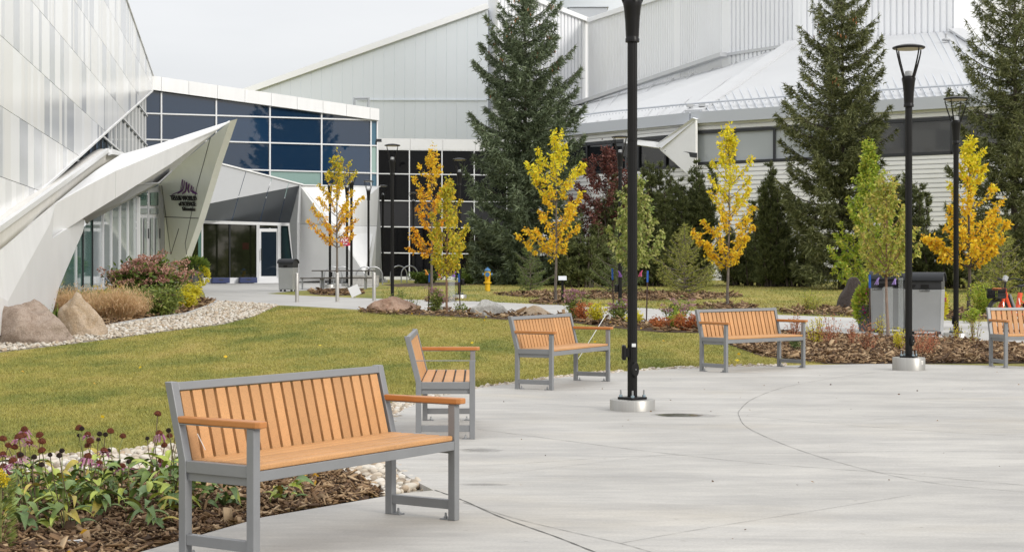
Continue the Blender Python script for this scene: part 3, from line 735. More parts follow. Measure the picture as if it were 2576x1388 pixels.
for a, b, w in [((500,558),(735,565),.14),((510,706),(745,706.5),.3),((648.5,563),(648.5,706),.13),((702,564),(702,706),.14),((508.3,558),(508.3,704),.06),((727,564),(744,706),.12)]:
    MB().beam(fp(*a, .05)-tb, fp(*b, .05)-tb, w, .14, up=(0,-1,0)).build('frame', MULL, sto)
MB().beam(fp(578,560,.03)-tb, fp(578,704,.03)-tb, .05, .1, up=(0,-1,0)).build('mullion', DKMULL, sto)
CRATE = mat('blue_crate', (.02,.035,.12), .5)
# canopy front: its cast shadow shaped as a fold and a darker lower row
up_ = lerp_line((543,411),(758,466)); fold = lerp_line((497,518),(758,466)); lo_ = lerp_line((500,553),(733,563))
UPP = plane_of(W(541,up_(541),73.9), W(758,466,76.5), W(510,fold(510),72.9)); pf0 = UPP(510, fold(510))
LOP = plane_of(pf0, W(758,466,76.5), W(500,lo_(500),74.3))
def fold_pt(t, row):     # t along the run 0..1, row 0 top / 1 shadow line / 2 bottom
    if row == 0: x = 541+t*217; return UPP(x, up_(x))
    if row == 1: x = 510+t*247; return UPP(x, fold(x))
    x = 498+t*236; return LOP(x, lo_(x))
ts = [-.06, .06, .36, .66, .86, 1.0]
for i in range(len(ts)-1):
    a, b = ts[i]+.003, ts[i+1]-.003
    MB().prism([fold_pt(a,0)-tb, fold_pt(b,0)-tb, fold_pt(b,1)-tb, fold_pt(a,1)-tb], Vector((-.02,.12,0))).build('canopy_panel', GREYP, sto)
    MB().prism([fold_pt(a,1)-tb, fold_pt(b,1)-tb, fold_pt(b,2)-tb, fold_pt(a,2)-tb], Vector((-.02,.12,0))).build('canopy_panel', SHADEP, sto)
MB().beam(fold_pt(-.06,0)-tb+Vector((0,.1,.03)), fold_pt(1,0)-tb+Vector((0,.1,.03)), .3, .07).build('coping', WHITE, sto)
facet('side_panel', [W(*p)-tb for p in [(758,466,76.4),(733,563,76.6),(747,706,77.2),(752,706,76.6),(752,560,76.2)]], GREYP, sto, .1)

# ---------------- white block to the right of the storefront
blk = thing('white_block', 'plain white panel block with lit and shaded patches folded in, between the storefront and the black glass wing', 'building', (-6, 77, zt(77)))
bb = Vector(blk.location)
def bf(nm, pts, m, th=.12): facet(nm, [W(*p)-bb for p in pts], m, blk, th)
# diagonal fold and greyer lower-left panels stand in for the sunlit patch's edge
UL, UR, LR, LL, FD = (758.5,466,76.5), (953,470.5,78.6), (943,702,78.6), (749,708,77.6), (922,690,75.9)
mid = lambda a, b, t: tuple(a[i]+(b[i]-a[i])*t for i in range(3))
seam_t = [0, .33, .66, 1]
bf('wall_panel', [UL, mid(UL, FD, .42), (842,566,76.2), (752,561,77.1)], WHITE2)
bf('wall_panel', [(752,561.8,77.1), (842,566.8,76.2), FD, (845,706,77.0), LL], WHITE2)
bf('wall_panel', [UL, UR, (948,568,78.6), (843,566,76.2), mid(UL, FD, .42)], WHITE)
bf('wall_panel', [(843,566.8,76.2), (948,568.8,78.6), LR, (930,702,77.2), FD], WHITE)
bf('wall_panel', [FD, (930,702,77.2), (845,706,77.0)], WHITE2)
bf('side_panel', [UR, (957,560,79.4), (961,704,80.5), (941,703,78.6)], GREYP)
MB().prism([W(760,470,78.9)-bb, W(950,474,79.2)-bb, W(944,702,79.2)-bb, W(755,706,78.9)-bb], (-.6, 4, 0)).build('wall', WHITE2, blk)
MB().beam(W(758,465.5,76.5)-bb, W(953,470,78.8)-bb, .3, .05).build('coping', WHITE, blk)

# ---------------- black glass wing
wing = thing('glass_wing', 'low wing with a grid of black glass panes beside the blue spruce', 'building', (-4, 95, zt(95)))
gb = Vector(wing.location)
YW = 93.0
gx = [951, 1030, 1112, 1193, 1275, 1357]
gy = [376, 437, 504.5, 570, 635.5, 697]
lr = lerp_line((950,0),(1180,3))
for i in range(len(gx)-1):
    for j in range(len(gy)-1):
        P = [W(gx[i]+1.3, gy[j]+lr(gx[i])+1.2, YW), W(gx[i+1]-1.3, gy[j]+lr(gx[i+1])+1.2, YW), W(gx[i+1]-1.3, gy[j+1]+lr(gx[i+1])-1.2, YW), W(gx[i]+1.3, gy[j+1]+lr(gx[i])-1.2, YW)]
        m = BLACKG if j != 2 else glassmat('charcoal_spandrel', (.03,.03,.034), .3, .35)
        MB().prism([p-gb for p in P], (0,.06,0)).build('glass_pane', m, wing)
for x in gx: MB().box(W(x, 537, YW-.03)-gb, (.06,.1,7.5)).build('mullion', MULL, wing)
for y in gy: MB().beam(W(945, y, YW-.035)-gb, W(1360, y+5, YW-.035)-gb, .1, .06).build('transom', MULL, wing)
for i in range(5):
    x0, x1 = 950+i*82+.3, 950+(i+1)*82-.3
    P = [W(x0, 348+i, YW-.1), W(x1, 349+i, YW-.1), W(x1, 376+i, YW-.1), W(x0, 375+i, YW-.1)]
    MB().prism([p-gb for p in P], (0,.3,0)).build('parapet_panel', WHITE2, wing)
MB().prism([W(940,352,YW+.1)-gb, W(1358,354,YW+.1)-gb, W(1358,704,YW+.1)-gb, W(940,704,YW+.1)-gb], (0,8,0)).build('wall', DKMULL, wing)
MB().box(W(1150,702,YW-.2)-gb, (10,.5,.3)).build('plinth', WHITE2, wing)

# ---------------- ribbed wall helper
def rib_sheet(a, b, za, zb, pitch, depth, flat=.64, n_side=None):
    """vertical ribs from a to b (ground plan); za/zb give bottom and top height at 0..1"""
    a, b = Vector((a[0], a[1], 0)), Vector((b[0], b[1], 0)); d = b-a; L = d.length; d.normalize(); n = Vector((d.y, -d.x, 0))
    if n.y > 0: n = -n
    k = max(1, int(L/pitch)); V = []; Fc = []; pr = []
    for i in range(k):
        s = i/k; w = 1/k
        pr += [(s, 0), (s+w*flat, 0), (s+w*(flat+.06), -depth), (s+w*.94, -depth)]
    pr.append((1, 0))
    for s, o in pr:
        p = a+(b-a)*s+n*o
        V += [(p.x, p.y, za(s)), (p.x, p.y, zb(s))]
    for i in range(len(pr)-1): Fc.append((2*i, 2*i+2, 2*i+3, 2*i+1))
    return V, Fc
def hz(x, y, Y): return H-(y-CY)/F*Y
# ---------------- big grey hall with the sloping roof
gh = thing('grey_hall', 'large pale grey ribbed hall with a long sloping roof edge behind the pavilion', 'building', (-12, 140, zt(140)))
hb2 = Vector(gh.location)
a, b = W(600,240,140), W(1228,19,140)
V, Fc = rib_sheet(a, b, lambda s: 5.0, lambda s: a.z+(b.z-a.z)*s, .9, .05, .93)
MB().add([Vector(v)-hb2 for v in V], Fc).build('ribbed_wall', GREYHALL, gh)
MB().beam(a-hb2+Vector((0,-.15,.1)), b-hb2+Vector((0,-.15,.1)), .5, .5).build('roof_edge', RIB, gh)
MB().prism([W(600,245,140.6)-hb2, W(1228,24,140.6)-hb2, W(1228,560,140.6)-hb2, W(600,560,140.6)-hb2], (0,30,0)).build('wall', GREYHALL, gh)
MB().beam(W(900,252,139.9)-hb2, W(1228,252,139.9)-hb2, .1, .03).build('cladding_joint', GREYHALL, gh)
# ---------------- the tall white ribbed drum and its metal skirt roof
drum = thing('ribbed_dome_building', 'huge white ribbed building with a metal skirt roof and a dark window band', 'building', (14, 105, zt(100)))
db = Vector(drum.location)
ZR = 17.0
def ring(x, y):
    Y = (ZR-H)/(CY-y)*F; return W(x, y, Y)
Rg = [ring(1440,264), ring(1690,180), ring(1820,135), ring(2000,108), ring(2404,78), ring(2700,125)]
def dadd(V, Fc, nm, m): return MB().add([Vector(v)-db for v in V], Fc).build(nm, m, drum)
# upper walls
p0, p1, p2 = W(1228,0,141), W(1252,0,140), ring(1481,252)
V, Fc = rib_sheet(p0, p1, lambda s: 6, lambda s: 40, 3, .01); dadd(V, Fc, 'corner_pier', RIB)
zt0, zt1 = hz(0, -35, p1.y), hz(0, 55, p2.y)
V, Fc = rib_sheet(p1, p2, lambda s: 10, lambda s: zt0+(zt1-zt0)*s, .40, .12); dadd(V, Fc, 'ribbed_wall', RIB)
MB().beam(Vector((p1.x,p1.y-.1,zt0+.1))-db, Vector((p2.x,p2.y-.1,zt1+.1))-db, .35, .4).build('roof_edge', RIB, drum)
pts = [ring(1481,250), ring(1694,180), ring(1708,176), ring(1815,138), ring(1832,134), ring(1995,109), ring(2018,107), ring(2400,78.5)]
ztc0, ztc1 = hz(0, 55, pts[0].y), hz(0, -14, pts[1].y)
tops = [ztc0, ztc1, ztc1+1, 46, 46, 46, 46, 46]
for i in range(len(pts)-1):
    wide = i % 2 == 0; t0, t1 = tops[i], tops[i+1]
    V, Fc = rib_sheet(pts[i], pts[i+1], lambda s: ZR-1.5, lambda s: t0+(t1-t0)*s, .40 if wide else 5, .12 if wide else .01)
    dadd(V, Fc, 'ribbed_wall' if wide else 'corner_pier', RIB)
MB().beam(Vector((pts[0].x,pts[0].y-.1,ztc0+.1))-db, Vector((pts[1].x,pts[1].y-.1,ztc1+.1))-db, .35, .4).build('roof_edge', RIB, drum)
V, Fc = rib_sheet(ring(2400,78.5), ring(2470,78.5), lambda s: ZR-2, lambda s: 46, 6, .01); dadd(V, Fc, 'corner_pier', RIB)
p5, p6 = ring(2470,84), ring(2800,130)
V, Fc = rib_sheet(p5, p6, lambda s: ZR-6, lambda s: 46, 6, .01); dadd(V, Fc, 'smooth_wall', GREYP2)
# the grey cylinder beyond the valley
cyl = thing('round_roof_drum', 'smooth pale grey cylinder rising behind the valley of the ribbed walls', 'building', (W(1500,0,185).x, 190, 0))
MB().lathe([(9,8),(9,60)], 64).build('drum_wall', GREYHALL, cyl, smooth=True)
MB().lathe([(9.12,W(1500,40,175).z-.3),(9.12,W(1500,40,175).z+.1)], 64).build('drum_band', FASCIA, cyl, smooth=True)
pen = thing('roof_plant_box', 'small flat grey plant room in the valley between the ribbed walls', 'plant room', W(1478,52,152))
MB().box((0,0,.3), (3.6,2,1.6)).build('housing', FASCIA, pen); MB().box((0,0,1.15), (3.9,2.3,.1)).build('lid', GREYHALL, pen)
# skirt roof
E0, E1, E2 = W(1415,318,96.5), W(1745,284,88), W(2640,226,76.8)
def roof_facet(P, nm='roof_panel'):
    return MB().prism([Vector(p)-db for p in P], (0,.05,-.2)).build(nm, ROOF, drum)
up = Rg
roof_facet([E0, E1, Rg[3], Rg[2], Rg[1], Rg[0]] if False else [E0, E1, Rg[3], Rg[0]])
MB().prism([p-db for p in [Rg[0], Rg[3], Rg[2], Rg[1]]], (0,0,-.2)).build('roof_panel', ROOF, drum)
roof_facet([E1, E2, Rg[4], Rg[3]]); E3 = W(2960,250,98)
roof_facet([E2, E3, Rg[5], Rg[4]])
def seams_on(a0, a1, b0, b1, n):
    for i in range(1, n):
        t = i/n; p = a0+(a1-a0)*t; q_ = b0+(b1-b0)*t
        MB().beam(p-db+Vector((0,0,.03)), q_-db+Vector((0,0,.03)), .04, .03).build('standing_seam', ROOF, drum)
seams_on(E0, E1, Rg[0], Rg[3], 11)
RP = plane_of(E1, E2, Rg[4]); poly_px = [(1745,284),(2640,226),(2404,78),(1997,112)]
for x0 in range(1640, 2660, 21):
    hit = []
    for i in range(4):
        (xa, ya), (xb, yb) = poly_px[i], poly_px[(i+1) % 4]; dx, dy = 75.0, 150.0
        den = dx*(yb-ya)-dy*(xb-xa)
        if abs(den) < 1e-6: continue
        u = ((xa-x0)*(yb-ya)-(ya-80)*(xb-xa))/den; v = ((xa-x0)*dy-(ya-80)*dx)/den
        if 0 <= v <= 1: hit.append((x0+dx*u, 80+dy*u))
    if len(hit) == 2 and abs(hit[0][1]-hit[1][1]) > 8:
        p, q_ = RP(*hit[0]), RP(*hit[1]); MB().beam(p-db+Vector((0,0,.035)), q_-db+Vector((0,0,.035)), .06, .10).build('standing_seam', FASCIA, drum)
MB().beam(E1-db+Vector((0,0,.1)), Rg[3]-db+Vector((0,0,.1)), 1.0, .14).build('ridge_flashing', ROOF, drum)
MB().beam(E2-db+Vector((0,0,.1)), Rg[4]-db+Vector((0,0,.1)), .9, .14).build('ridge_flashing', ROOF, drum)
MB().beam(W(1440,265,146)-db, W(1820,137,113.5)-db, .5, .3).build('base_flashing', ROOF, drum)
# snow guard rails
for a, b in ((E0, E1), (E1, E2)):
    off = Vector((-.25,1.4,.62)); MB().tube([a+off-db, a.lerp(b,.4)+off+Vector((0,0,.06))-db, b+off-db], .055, 6).build('snow_guard', FASCIA, drum)
    n = 40
    mbx = MB()
    for i in range(n): p = a.lerp(b, i/n)+off-Vector((0,.1,.1)); mbx.box(p-db, (.035,.2,.06))
    mbx.build('guard_brackets', FASCIA, drum)["kind"] = 'stuff'
# eaves fascia, siding, window band
def wallrun(A, B, zoff0, zoff1, m, nm, push=0.0, depth=.15):
    d = (B-A); d.z = 0; d.normalize(); n = Vector((d.y, -d.x, 0)); 
    if n.y > 0: n = -n
    P = [A+Vector((0,0,zoff0))+n*push, B+Vector((0,0,zoff0))+n*push, B+Vector((0,0,zoff1))+n*push, A+Vector((0,0,zoff1))+n*push]
    return MB().prism([p-db for p in P], -n*depth).build(nm, m, drum)
def siding(A, B, z0, z1, pitch, push, nm='lap_siding'):
    d = (B-A); d.z = 0; d.normalize(); n = Vector((d.y, -d.x, 0))
    if n.y > 0: n = -n
    k = max(1, round((z1-z0)/pitch)); pr = []
    for i in range(k):
        z = z0+(z1-z0)*i/k; h = (z1-z0)/k
        pr += [(z, -.08), (z+h*.16, -.08), (z+h*.24, .02), (z+h*.96, .02)]
    pr.append((z1, -.08)); V = []; Fc = []
    for z, o in pr:
        for p in (A, B): q_ = Vector((p.x, p.y, z))+n*(o+push); V.append(q_-db)
    for i in range(len(pr)-1): Fc.append((2*i, 2*i+1, 2*i+3, 2*i+2))
    return MB().add(V, Fc).build(nm, SIDING, drum)
GL = glassmat('band_window_reflection', (.42,.45,.46), .05, .7); GLD = glassmat('band_window_dark', (.010,.012,.014), .04, 1.0)  # pale sky reflection put into the first glass colour
for k, (A, B) in enumerate(((E0, E1), (E1, E2))):
    ez = A.z
    def at_row(z): return z
    wallrun(A, B, 0, -.62, FASCIA, 'eaves_fascia', .35, .5)
    A1, B1 = Vector((A.x, A.y, 0)), Vector((B.x, B.y, 0))
    zwt = hz(0, 331, 88) if k else hz(0, 361, 95.0)
    zwb = hz(0, 416, 88) if k else hz(0, 432, 92.0)
    siding(A1, B1, zwt, ez-.55, .235, 0)
    siding(A1, B1, zt(88)-.1, zwb, .235, 0)
    n = 8 if k else 5
    for i in range(n):
        p, q_ = A1.lerp(B1, i/n+.0015), A1.lerp(B1, (i+1)/n-.0015)
        d = (q_-p).normalized(); nn = Vector((d.y,-d.x,0)); nn = nn if nn.y < 0 else -nn
        P = [Vector((p.x,p.y,zwb+.16)), Vector((q_.x,q_.y,zwb+.16)), Vector((q_.x,q_.y,zwt-.14)), Vector((p.x,p.y,zwt-.14))]
        MB().prism([v-nn*.08-db for v in P], -nn*.05).build('window_pane', (GL if i < 4 else GLD) if k else GLD, drum)
        MB().beam(Vector((p.x,p.y,zwb))-db, Vector((p.x,p.y,zwt))-db, .12, .1, up=nn).build('window_mullion', DKMULL, drum)
    nn = Vector(((B1-A1).normalized().y, -(B1-A1).normalized().x, 0)); nn = nn if nn.y < 0 else -nn
    for z in (zwb+.08, zwt-.07): MB().beam(Vector((A1.x,A1.y,z))-nn*.02-db, Vector((B1.x,B1.y,z))-nn*.02-db, .14, .16).build('window_frame', DKMULL, drum)
    MB().prism([Vector((A1.x,A1.y,.5))-nn*.15-db, Vector((B1.x,B1.y,.5))-nn*.15-db, Vector((B1.x,B1.y,ez-.3))-nn*.15-db, Vector((A1.x,A1.y,ez-.3))-nn*.15-db], -nn*4).build('wall', GREYP, drum)
# white angled wind-brace wall at the corner
def df(nm, pts, m, th=.3): facet(nm, [W(*p)-db for p in pts], m, drum, th)
df('corner_wall', [(1746,299,87.5),(1755,302,87.5),(1755,600,87.5),(1742,600,87.7),(1736,440,87.8),(1695,404,88.6),(1668,380,89.1),(1655,364,89.3)], SIDING, .2)
df('corner_brace', [(1575,350,91.2),(1602,354,90.6),(1650,359,89.5),(1668,362,89.0),(1664,375,89.0),(1602,366,90.5),(1575,362,91.2)], SIDING, .2)
df('corner_wall', [(1655,364,89.2),(1746,296,87.4),(1757,299,87.4),(1668,372,88.9)], RIB, .2)
df('slot_window', [(1674,380,88.8),(1682,376,88.7),(1754,385,87.35),(1754,397,87.35),(1684,388,88.7)], DKMULL, .1)
# roof lamps and vents
for i, (x, y, lab, dist) in enumerate([(1736,266,'left one of the twin floodlights on the roof ridge end',88.5),(1766,265,'right one of the twin floodlights on the roof ridge end',88.5)]):
    fl = thing('floodlight', lab, 'floodlight', W(x, y, dist), 0, 'floodlights at the corner of the skirt roof')
    MB().box((0,0,0), (.34,.25,.16)).build('lamp_body', mat('alu_grey', (.42,.43,.44), .5), fl); MB().box((0,.1,-.18), (.06,.06,.3)).build('bracket', FASCIA, fl)
for x, y, lab, dist in [(2017,131,'small cone vent on the white roof near the ridge',105.5),(2380,100,'small cone vent on the roof at the right below the wall',99)]:
    vt = thing('roof_vent', lab, 'vent', W(x, y, dist), 0, 'cone vents on the skirt roof')
    MB().lathe([(.28,-.05),(.26,.02),(.07,.1),(.06,.32),(.1,.34),(.02,.42)], 12).build('vent_cone', mat('alu_grey', (.42,.43,.44), .5), vt)
# ================================================================== STREET FURNITURE
STEEL = mat('grey_powder_coat', (.225, .23, .236), .40, .12, var=.05, scale=6, spec=.5)
def wood(name, col):
    m = mat(name, col, .55, var=.16, scale=150, bump=.2, bscale=200, detail=4); N = m.node_tree; b = N.nodes['Principled BSDF']
    oi = _node(m, 'ShaderNodeObjectInfo'); mr_ = _node(m, 'ShaderNodeMapRange'); mr_.inputs['To Min'].default_value = .86; mr_.inputs['To Max'].default_value = 1.08; N.links.new(oi.outputs['Random'], mr_.inputs['Value'])
    n = _node(m, 'ShaderNodeTexNoise'); n.inputs['Scale'].default_value = 5; n.inputs['Detail'].default_value = 5; tcn = _node(m, 'ShaderNodeTexCoord'); N.links.new(tcn.outputs['Object'], n.inputs['Vector'])
    m2 = _node(m, 'ShaderNodeMapRange'); m2.inputs['From Min'].default_value = .3; m2.inputs['From Max'].default_value = .7; m2.inputs['To Min'].default_value = .9; m2.inputs['To Max'].default_value = 1.06; N.links.new(n.outputs['Fac'], m2.inputs['Value'])
    mm = _node(m, 'ShaderNodeMath'); mm.operation = 'MULTIPLY'; N.links.new(mr_.outputs[0], mm.inputs[0]); N.links.new(m2.outputs[0], mm.inputs[1])
    vm = _node(m, 'ShaderNodeVectorMath'); vm.operation = 'SCALE'; src = b.inputs['Base Color'].links[0].from_socket; N.links.new(src, vm.inputs[0]); N.links.new(mm.outputs[0], vm.inputs['Scale']); N.links.new(vm.outputs[0], b.inputs['Base Color']); return m
SLAT = wood('orange_composite_slat', (.545, .285, .115)); ARM = mat('orange_armrest', (.46, .185, .052), .42, var=.07, scale=30, stretch=(1, 8, 8))
ZINC = mat('zinc_bolt', (.42, .43, .44), .35, .8)
L_, D_, c_, t_ = 1.83, .529, .05, .051
HA, HR, HRB, HB, VB = .697, .480, .426, .918, -.103
def P3(u, v, w): return Vector((u, -v, w))
def bar(mb, a, b, w, h, up=(0,0,1)): return mb.beam(P3(*a), P3(*b), w, h, up)
def make_bench(label, near_arm=True):
    t = thing('park_bench', label, 'bench', (0,0,0), 0, 'slatted benches round the plaza')
    wz = .505
    for u in (0, L_-t_):
        mb = MB(); n = [(0,0),(c_,0),(c_,wz),(VB+c_,HB),(VB,HB),(0,wz)]
        mb.prism([P3(u, v, w) for v, w in n], (t_, 0, 0)).build('rear_leg', STEEL, t, bevel=.004)
        mb = MB(); mb.box(P3(u+t_/2, D_-c_/2, HA/2), (t_, c_, HA)); mb.build('front_leg', STEEL, t, bevel=.004)
        mb = MB(); mb.box(P3(u+t_/2, (c_+D_-c_)/2, .478), (t_*.86, D_-2*c_, .062)); mb.build('side_rail', STEEL, t, bevel=.003)
        mb = MB(); mb.box(P3(u+t_/2+(.008 if u == 0 else -.008), (c_+D_-c_)/2, .425), (t_*.6, D_-2*c_, .044)); mb.build('seat_support', STEEL, t, bevel=.003)
        mb = MB(); mb.box(P3(u+t_/2, (c_+D_-c_)/2, .094), (t_*.8, D_-2*c_, .056)); mb.build('stretcher', STEEL, t, bevel=.003)
        s = 1 if u == 0 else -1
        for v in (c_*.5, D_-c_*.5):
            w_ = 1 if v < .2 else -1; fp_ = MB().box(P3(u+t_/2, v+w_*.055, .004), (t_, .065, .008)).build('foot_plate', STEEL, t)
            MB().lathe([(.013,0),(.013,.012),(.007,.013),(.007,.032),(.002,.034)], 8, P3(u+t_/2, v+w_*.06, .008)).build('anchor_bolt', ZINC, fp_)
        va = VB*(HA-wz)/(HB-wz)
        MB().box(P3(u+t_/2, (va+c_+D_)/2+.004, HA+.003), (t_*.8, D_-va-c_+.008, .006)).build('arm_support', STEEL, t)
        if near_arm or u > 0:
            z0, z1 = HA+.007, HA+.042
            ns = [(va+.02,-.024),(va+.2,-.026),(va+.28,-.038),(D_+.02,-.038),(D_+.046,-.026),(D_+.046,.026),(D_+.02,.038),(va+.28,.038),(va+.2,.026),(va+.02,.024)]
            MB().prism([P3(u+t_/2+du, v, z0) for v, du in ns], (0,0,z1-z0)).build('armrest', ARM, t, bevel=.007)
    MB().box(P3(L_/2, D_-c_/2, (HR+HRB)/2), (L_-2*t_, c_*.9, HR-HRB)).build('front_rail', STEEL, t, bevel=.003)
    MB().box(P3(L_/2, c_*.6, .44), (L_-2*t_, c_*.8, .05)).build('rear_rail', STEEL, t, bevel=.003)
    k = (HB-wz); rd = Vector((0, -VB, k)).normalized()     # direction up the reclined back
    rn = Vector((0, -rd.z, rd.y))                            # out of its front face
    def bk(u, s, o): return P3(u, c_*.5, wz)+rd*s+rn*o
    Ls = math.hypot(VB, k)
    mb = MB(); mb.beam(bk(t_, Ls-.03, 0), bk(L_-t_, Ls-.03, 0), c_*.92, .045, up=rd); mb.build('top_rail', STEEL, t, bevel=.004)
    n = 19; x0 = t_+.004; pw = (L_-2*t_-.008)/n
    me = None
    for i in range(n):
        u = x0+pw*(i+.5)
        if me is None:
            o = MB().beam(bk(0, -.01, 0), bk(0, Ls-.056, 0), pw-.021, .028, up=rn).build('back_slat', SLAT, t, bevel=.003); me = o.data; first = o
        else:
            o = first.copy(); COL.objects.link(o); o.parent = t
        o.location = (u, 0, 0)
    MB().beam(bk(t_, Ls*.5, -.021), bk(L_-t_, Ls*.5, -.021), .012, .04, up=rd).build('back_batten', STEEL, t)
    MB().beam(bk(t_, .05, -.021), bk(L_-t_, .05, -.021), .012, .04, up=rd).build('back_batten', STEEL, t)
    n = 5; v0, v1 = .045, D_-.002; pv = (v1-v0)/n
    for i in range(n):
        v = v0+pv*(i+.5)
        MB().box(P3(L_/2, v, .4965), (L_-2*t_-.006, pv-.018, .031)).build('seat_slat', SLAT, t, bevel=.004 if i < 4 else .008)
    for i in range(9):
        MB().box(P3(.15+i*(L_-.3)/8, (v0+v1)/2, .474), (.03, v1-v0-.06, .012)).build('slat_batten', STEEL, t)
    return t
bench = make_bench('nearest and largest bench, with orange slats and both armrests, standing beside the coneflower bed')
bench_b = make_bench('bench seen end on whose near armrest has lost its orange plank', near_arm=False)
bposes = [(-1.76,8.452,.993),(-.859,14.287,1.593),(.034,20.341,1.101),(2.80,23.938,.71),(7.489,25.164,.185)]
blabels = [None, None, 'bench just left of the tall black near lamp post with lawn behind it', 'bench standing in front of the bark bed, right of the nearest lamp post', 'bench cut by the right picture edge in front of the orange bicycle']
for i, (x, y, th) in enumerate(bposes):
    if i == 0: o = bench
    elif i == 1: o = bench_b
    else: o = copy_tree(bench); o['label'] = blabels[i]
    o.location = (x, y, 0); o.rotation_euler = (0, 0, th)
MB().tube([P3(.115,c_*.5+.03,.64)+Vector((0,.03,0)), P3(.122,c_*.5+.05,.6)+Vector((0,.03,0)), P3(.128,.1,.555)+Vector((0,.03,0))], .0025, 4).build('scratch', mat('white_scratch', (.7,.68,.66), .8), bench)

# ---------------- lamps
BLK = mat('black_powder_coat', (.010, .0095, .0095), .38, var=.15, scale=5, spec=.22)
BRSH = mat('brushed_steel_collar', (.38, .37, .345), .42, .55, var=.08, scale=2, stretch=(40, 40, .4))
DIFF = mat('lamp_lens', (.52, .47, .38), .5)
def make_lamp(label, base_h=.115, fine=True):
    t = thing('street_lamp', label, 'lamp post', (0,0,0), 0, 'black lamp posts of the plaza and walkway')
    MB().lathe([(.243,-.1),(.243,base_h-.006),(.238,base_h)], 48).build('base_collar', BRSH, t, smooth=True)
    pr = MB().box((0,0,base_h+.013), (.225,.225,.026), Matrix.Rotation(math.radians(42), 3, 'Z')).build('base_plate', BLK, t, bevel=.004)
    for k in range(4):
        a = math.radians(42)+math.pi/4+k*math.pi/2; q = Vector((math.cos(a)*.125, math.sin(a)*.125, base_h+.026))
        bo = MB().lathe([(.0095,0),(.0095,.075)], 8, q).build('anchor_bolt', ZINC, t)
        MB().lathe([(.019,0),(.019,.022),(.012,.024)], 6, q).build('nut', mat('blue_zinc_nut', (.33,.42,.47), .35, .6), bo)
    MB().lathe([(.053,base_h+.02),(.053,3.98)], 32, flute=.07).build('pole', BLK, t)
    MB().lathe([(.056,2.90),(.056,2.92)], 32).build('pole_joint', BLK, t, smooth=True)
    MB().lathe([(.075,3.965),(.076,4.0),(.070,4.012),(.071,4.03),(.078,4.18),(.092,4.33),(.104,4.39),(.10,4.41),(.075,4.43)], 32).build('neck', BLK, t, smooth=True)
    MB().lathe([(.06,4.42),(.055,4.50),(.03,4.51)], 12).build('driver_box', mat('alu_grey', (.42,.43,.44), .5), t)
    for k in range(4):
        a = k*math.pi/2+.1; d = Vector((math.cos(a), math.sin(a), 0))
        pts = [d*r_+Vector((0,0,z)) for r_, z in [(.085,4.38),(.105,4.43),(.15,4.55),(.195,4.68),(.226,4.79),(.232,4.84)]]
        MB().tube(catmull(pts, 3), [.018,.018,.018,.017,.016,.015,.014,.014,.013,.012,.012,.011,.011,.011,.010,.010], 6).build('arm', BLK, t, smooth=True)
    hd_ = MB().lathe([(.10,4.842),(.228,4.842),(.243,4.85),(.243,4.868),(.20,4.885),(.13,4.902),(.05,4.912),(.001,4.913)], 36).build('lamp_head', BLK, t, smooth=True)
    MB().lathe([(.205,4.836),(.205,4.8415)], 36).build('lens', DIFF, hd_)
    return t
lamp = make_lamp('nearest tall black lamp post with a white sticker, its head above the picture', .115)
lamp.location = (1.30, 17.3, 0)
lamp2 = make_lamp('lamp post on a dented steel collar in front of the grey twin bins', .19)
p = GP(2286, 930); lamp2.location = (p.x, p.y, 0); lamp2.rotation_euler = (0,0,.35)
def gadgets(t, side):
    bx = MB().box((-.093,-.02,.62), (.046,.11,.165)).build('outlet_box', BLK, t, bevel=.018)
    MB().box((-.065,-.02,.62), (.06,.06,.10)).build('outlet_neck', BLK, t)
gadgets(lamp, -1)
MB().box((.012,-.0535,.70), (.043,.003,.036)).build('sticker', mat('white_sticker', (.72,.73,.72), .5), lamp)
for lm, x in ((lamp, .026), (lamp2, .04)):
    R_ = Matrix.Rotation(math.radians(25), 3, 'Z')
    mb = MB(); n = 20
    for (rx, rz, yy) in ((.042, .080, -.062),):
        ring_o = []; 
        P = [R_ @ Vector((rx*math.cos(2*math.pi*k/n)*(1), -.05, .44+rz*math.sin(2*math.pi*k/n))) for k in range(n)]
        mb.prism(P, R_ @ Vector((0,-.028,0)))
    hc = mb.build('handhole_cover', BLK, lm, bevel=.005)
    MB().lathe([(.007,0),(.007,.006)], 10, (0,0,0)).build('cover_screw', ZINC, hc)
    hc.children[0].matrix_local = Matrix.Translation(R_ @ Vector((0,-.08,.44))) @ Matrix.Rotation(math.pi/2, 4, 'X')
mb = MB().box((.062,-.228,.115), (.075,.012,.06)); 
mb.build('dented_patch', mat('bright_dent', (.72,.70,.66), .25, .5), lamp2, bevel=.02)
far_lamps = [  # picture x, distance, label, gadget
    (2405, 32.0, 'lamp post just right of the grey twin bins, beside the orange leaved tree'),
    (1560, 45.0, 'lamp post partly hidden by the nearest lamp post, left of it'),
    (1156, 55.5, 'lamp post behind the yellow green sapling, left of the blue spruce'),
    (987, 48.5, 'tallest lamp post in front of the black glass wing, behind the brown boulder'),
    (884, 65.0, 'lamp post right of the small yellow tree, beside the tilted white sign'),
    (927, 75.0, 'lamp post standing against the bright white wall'),
    (963, 80.0, 'lamp post at the corner between white wall and black glass'),
    (830, 69.0, 'lamp post on a steel collar, half hidden inside the small yellow tree'),
    (873, 71.0, 'lamp post carrying the red sign with a white arrow'),
    (1040, 88.0, 'smallest and farthest lamp post, before the black glass behind the orange tree')]
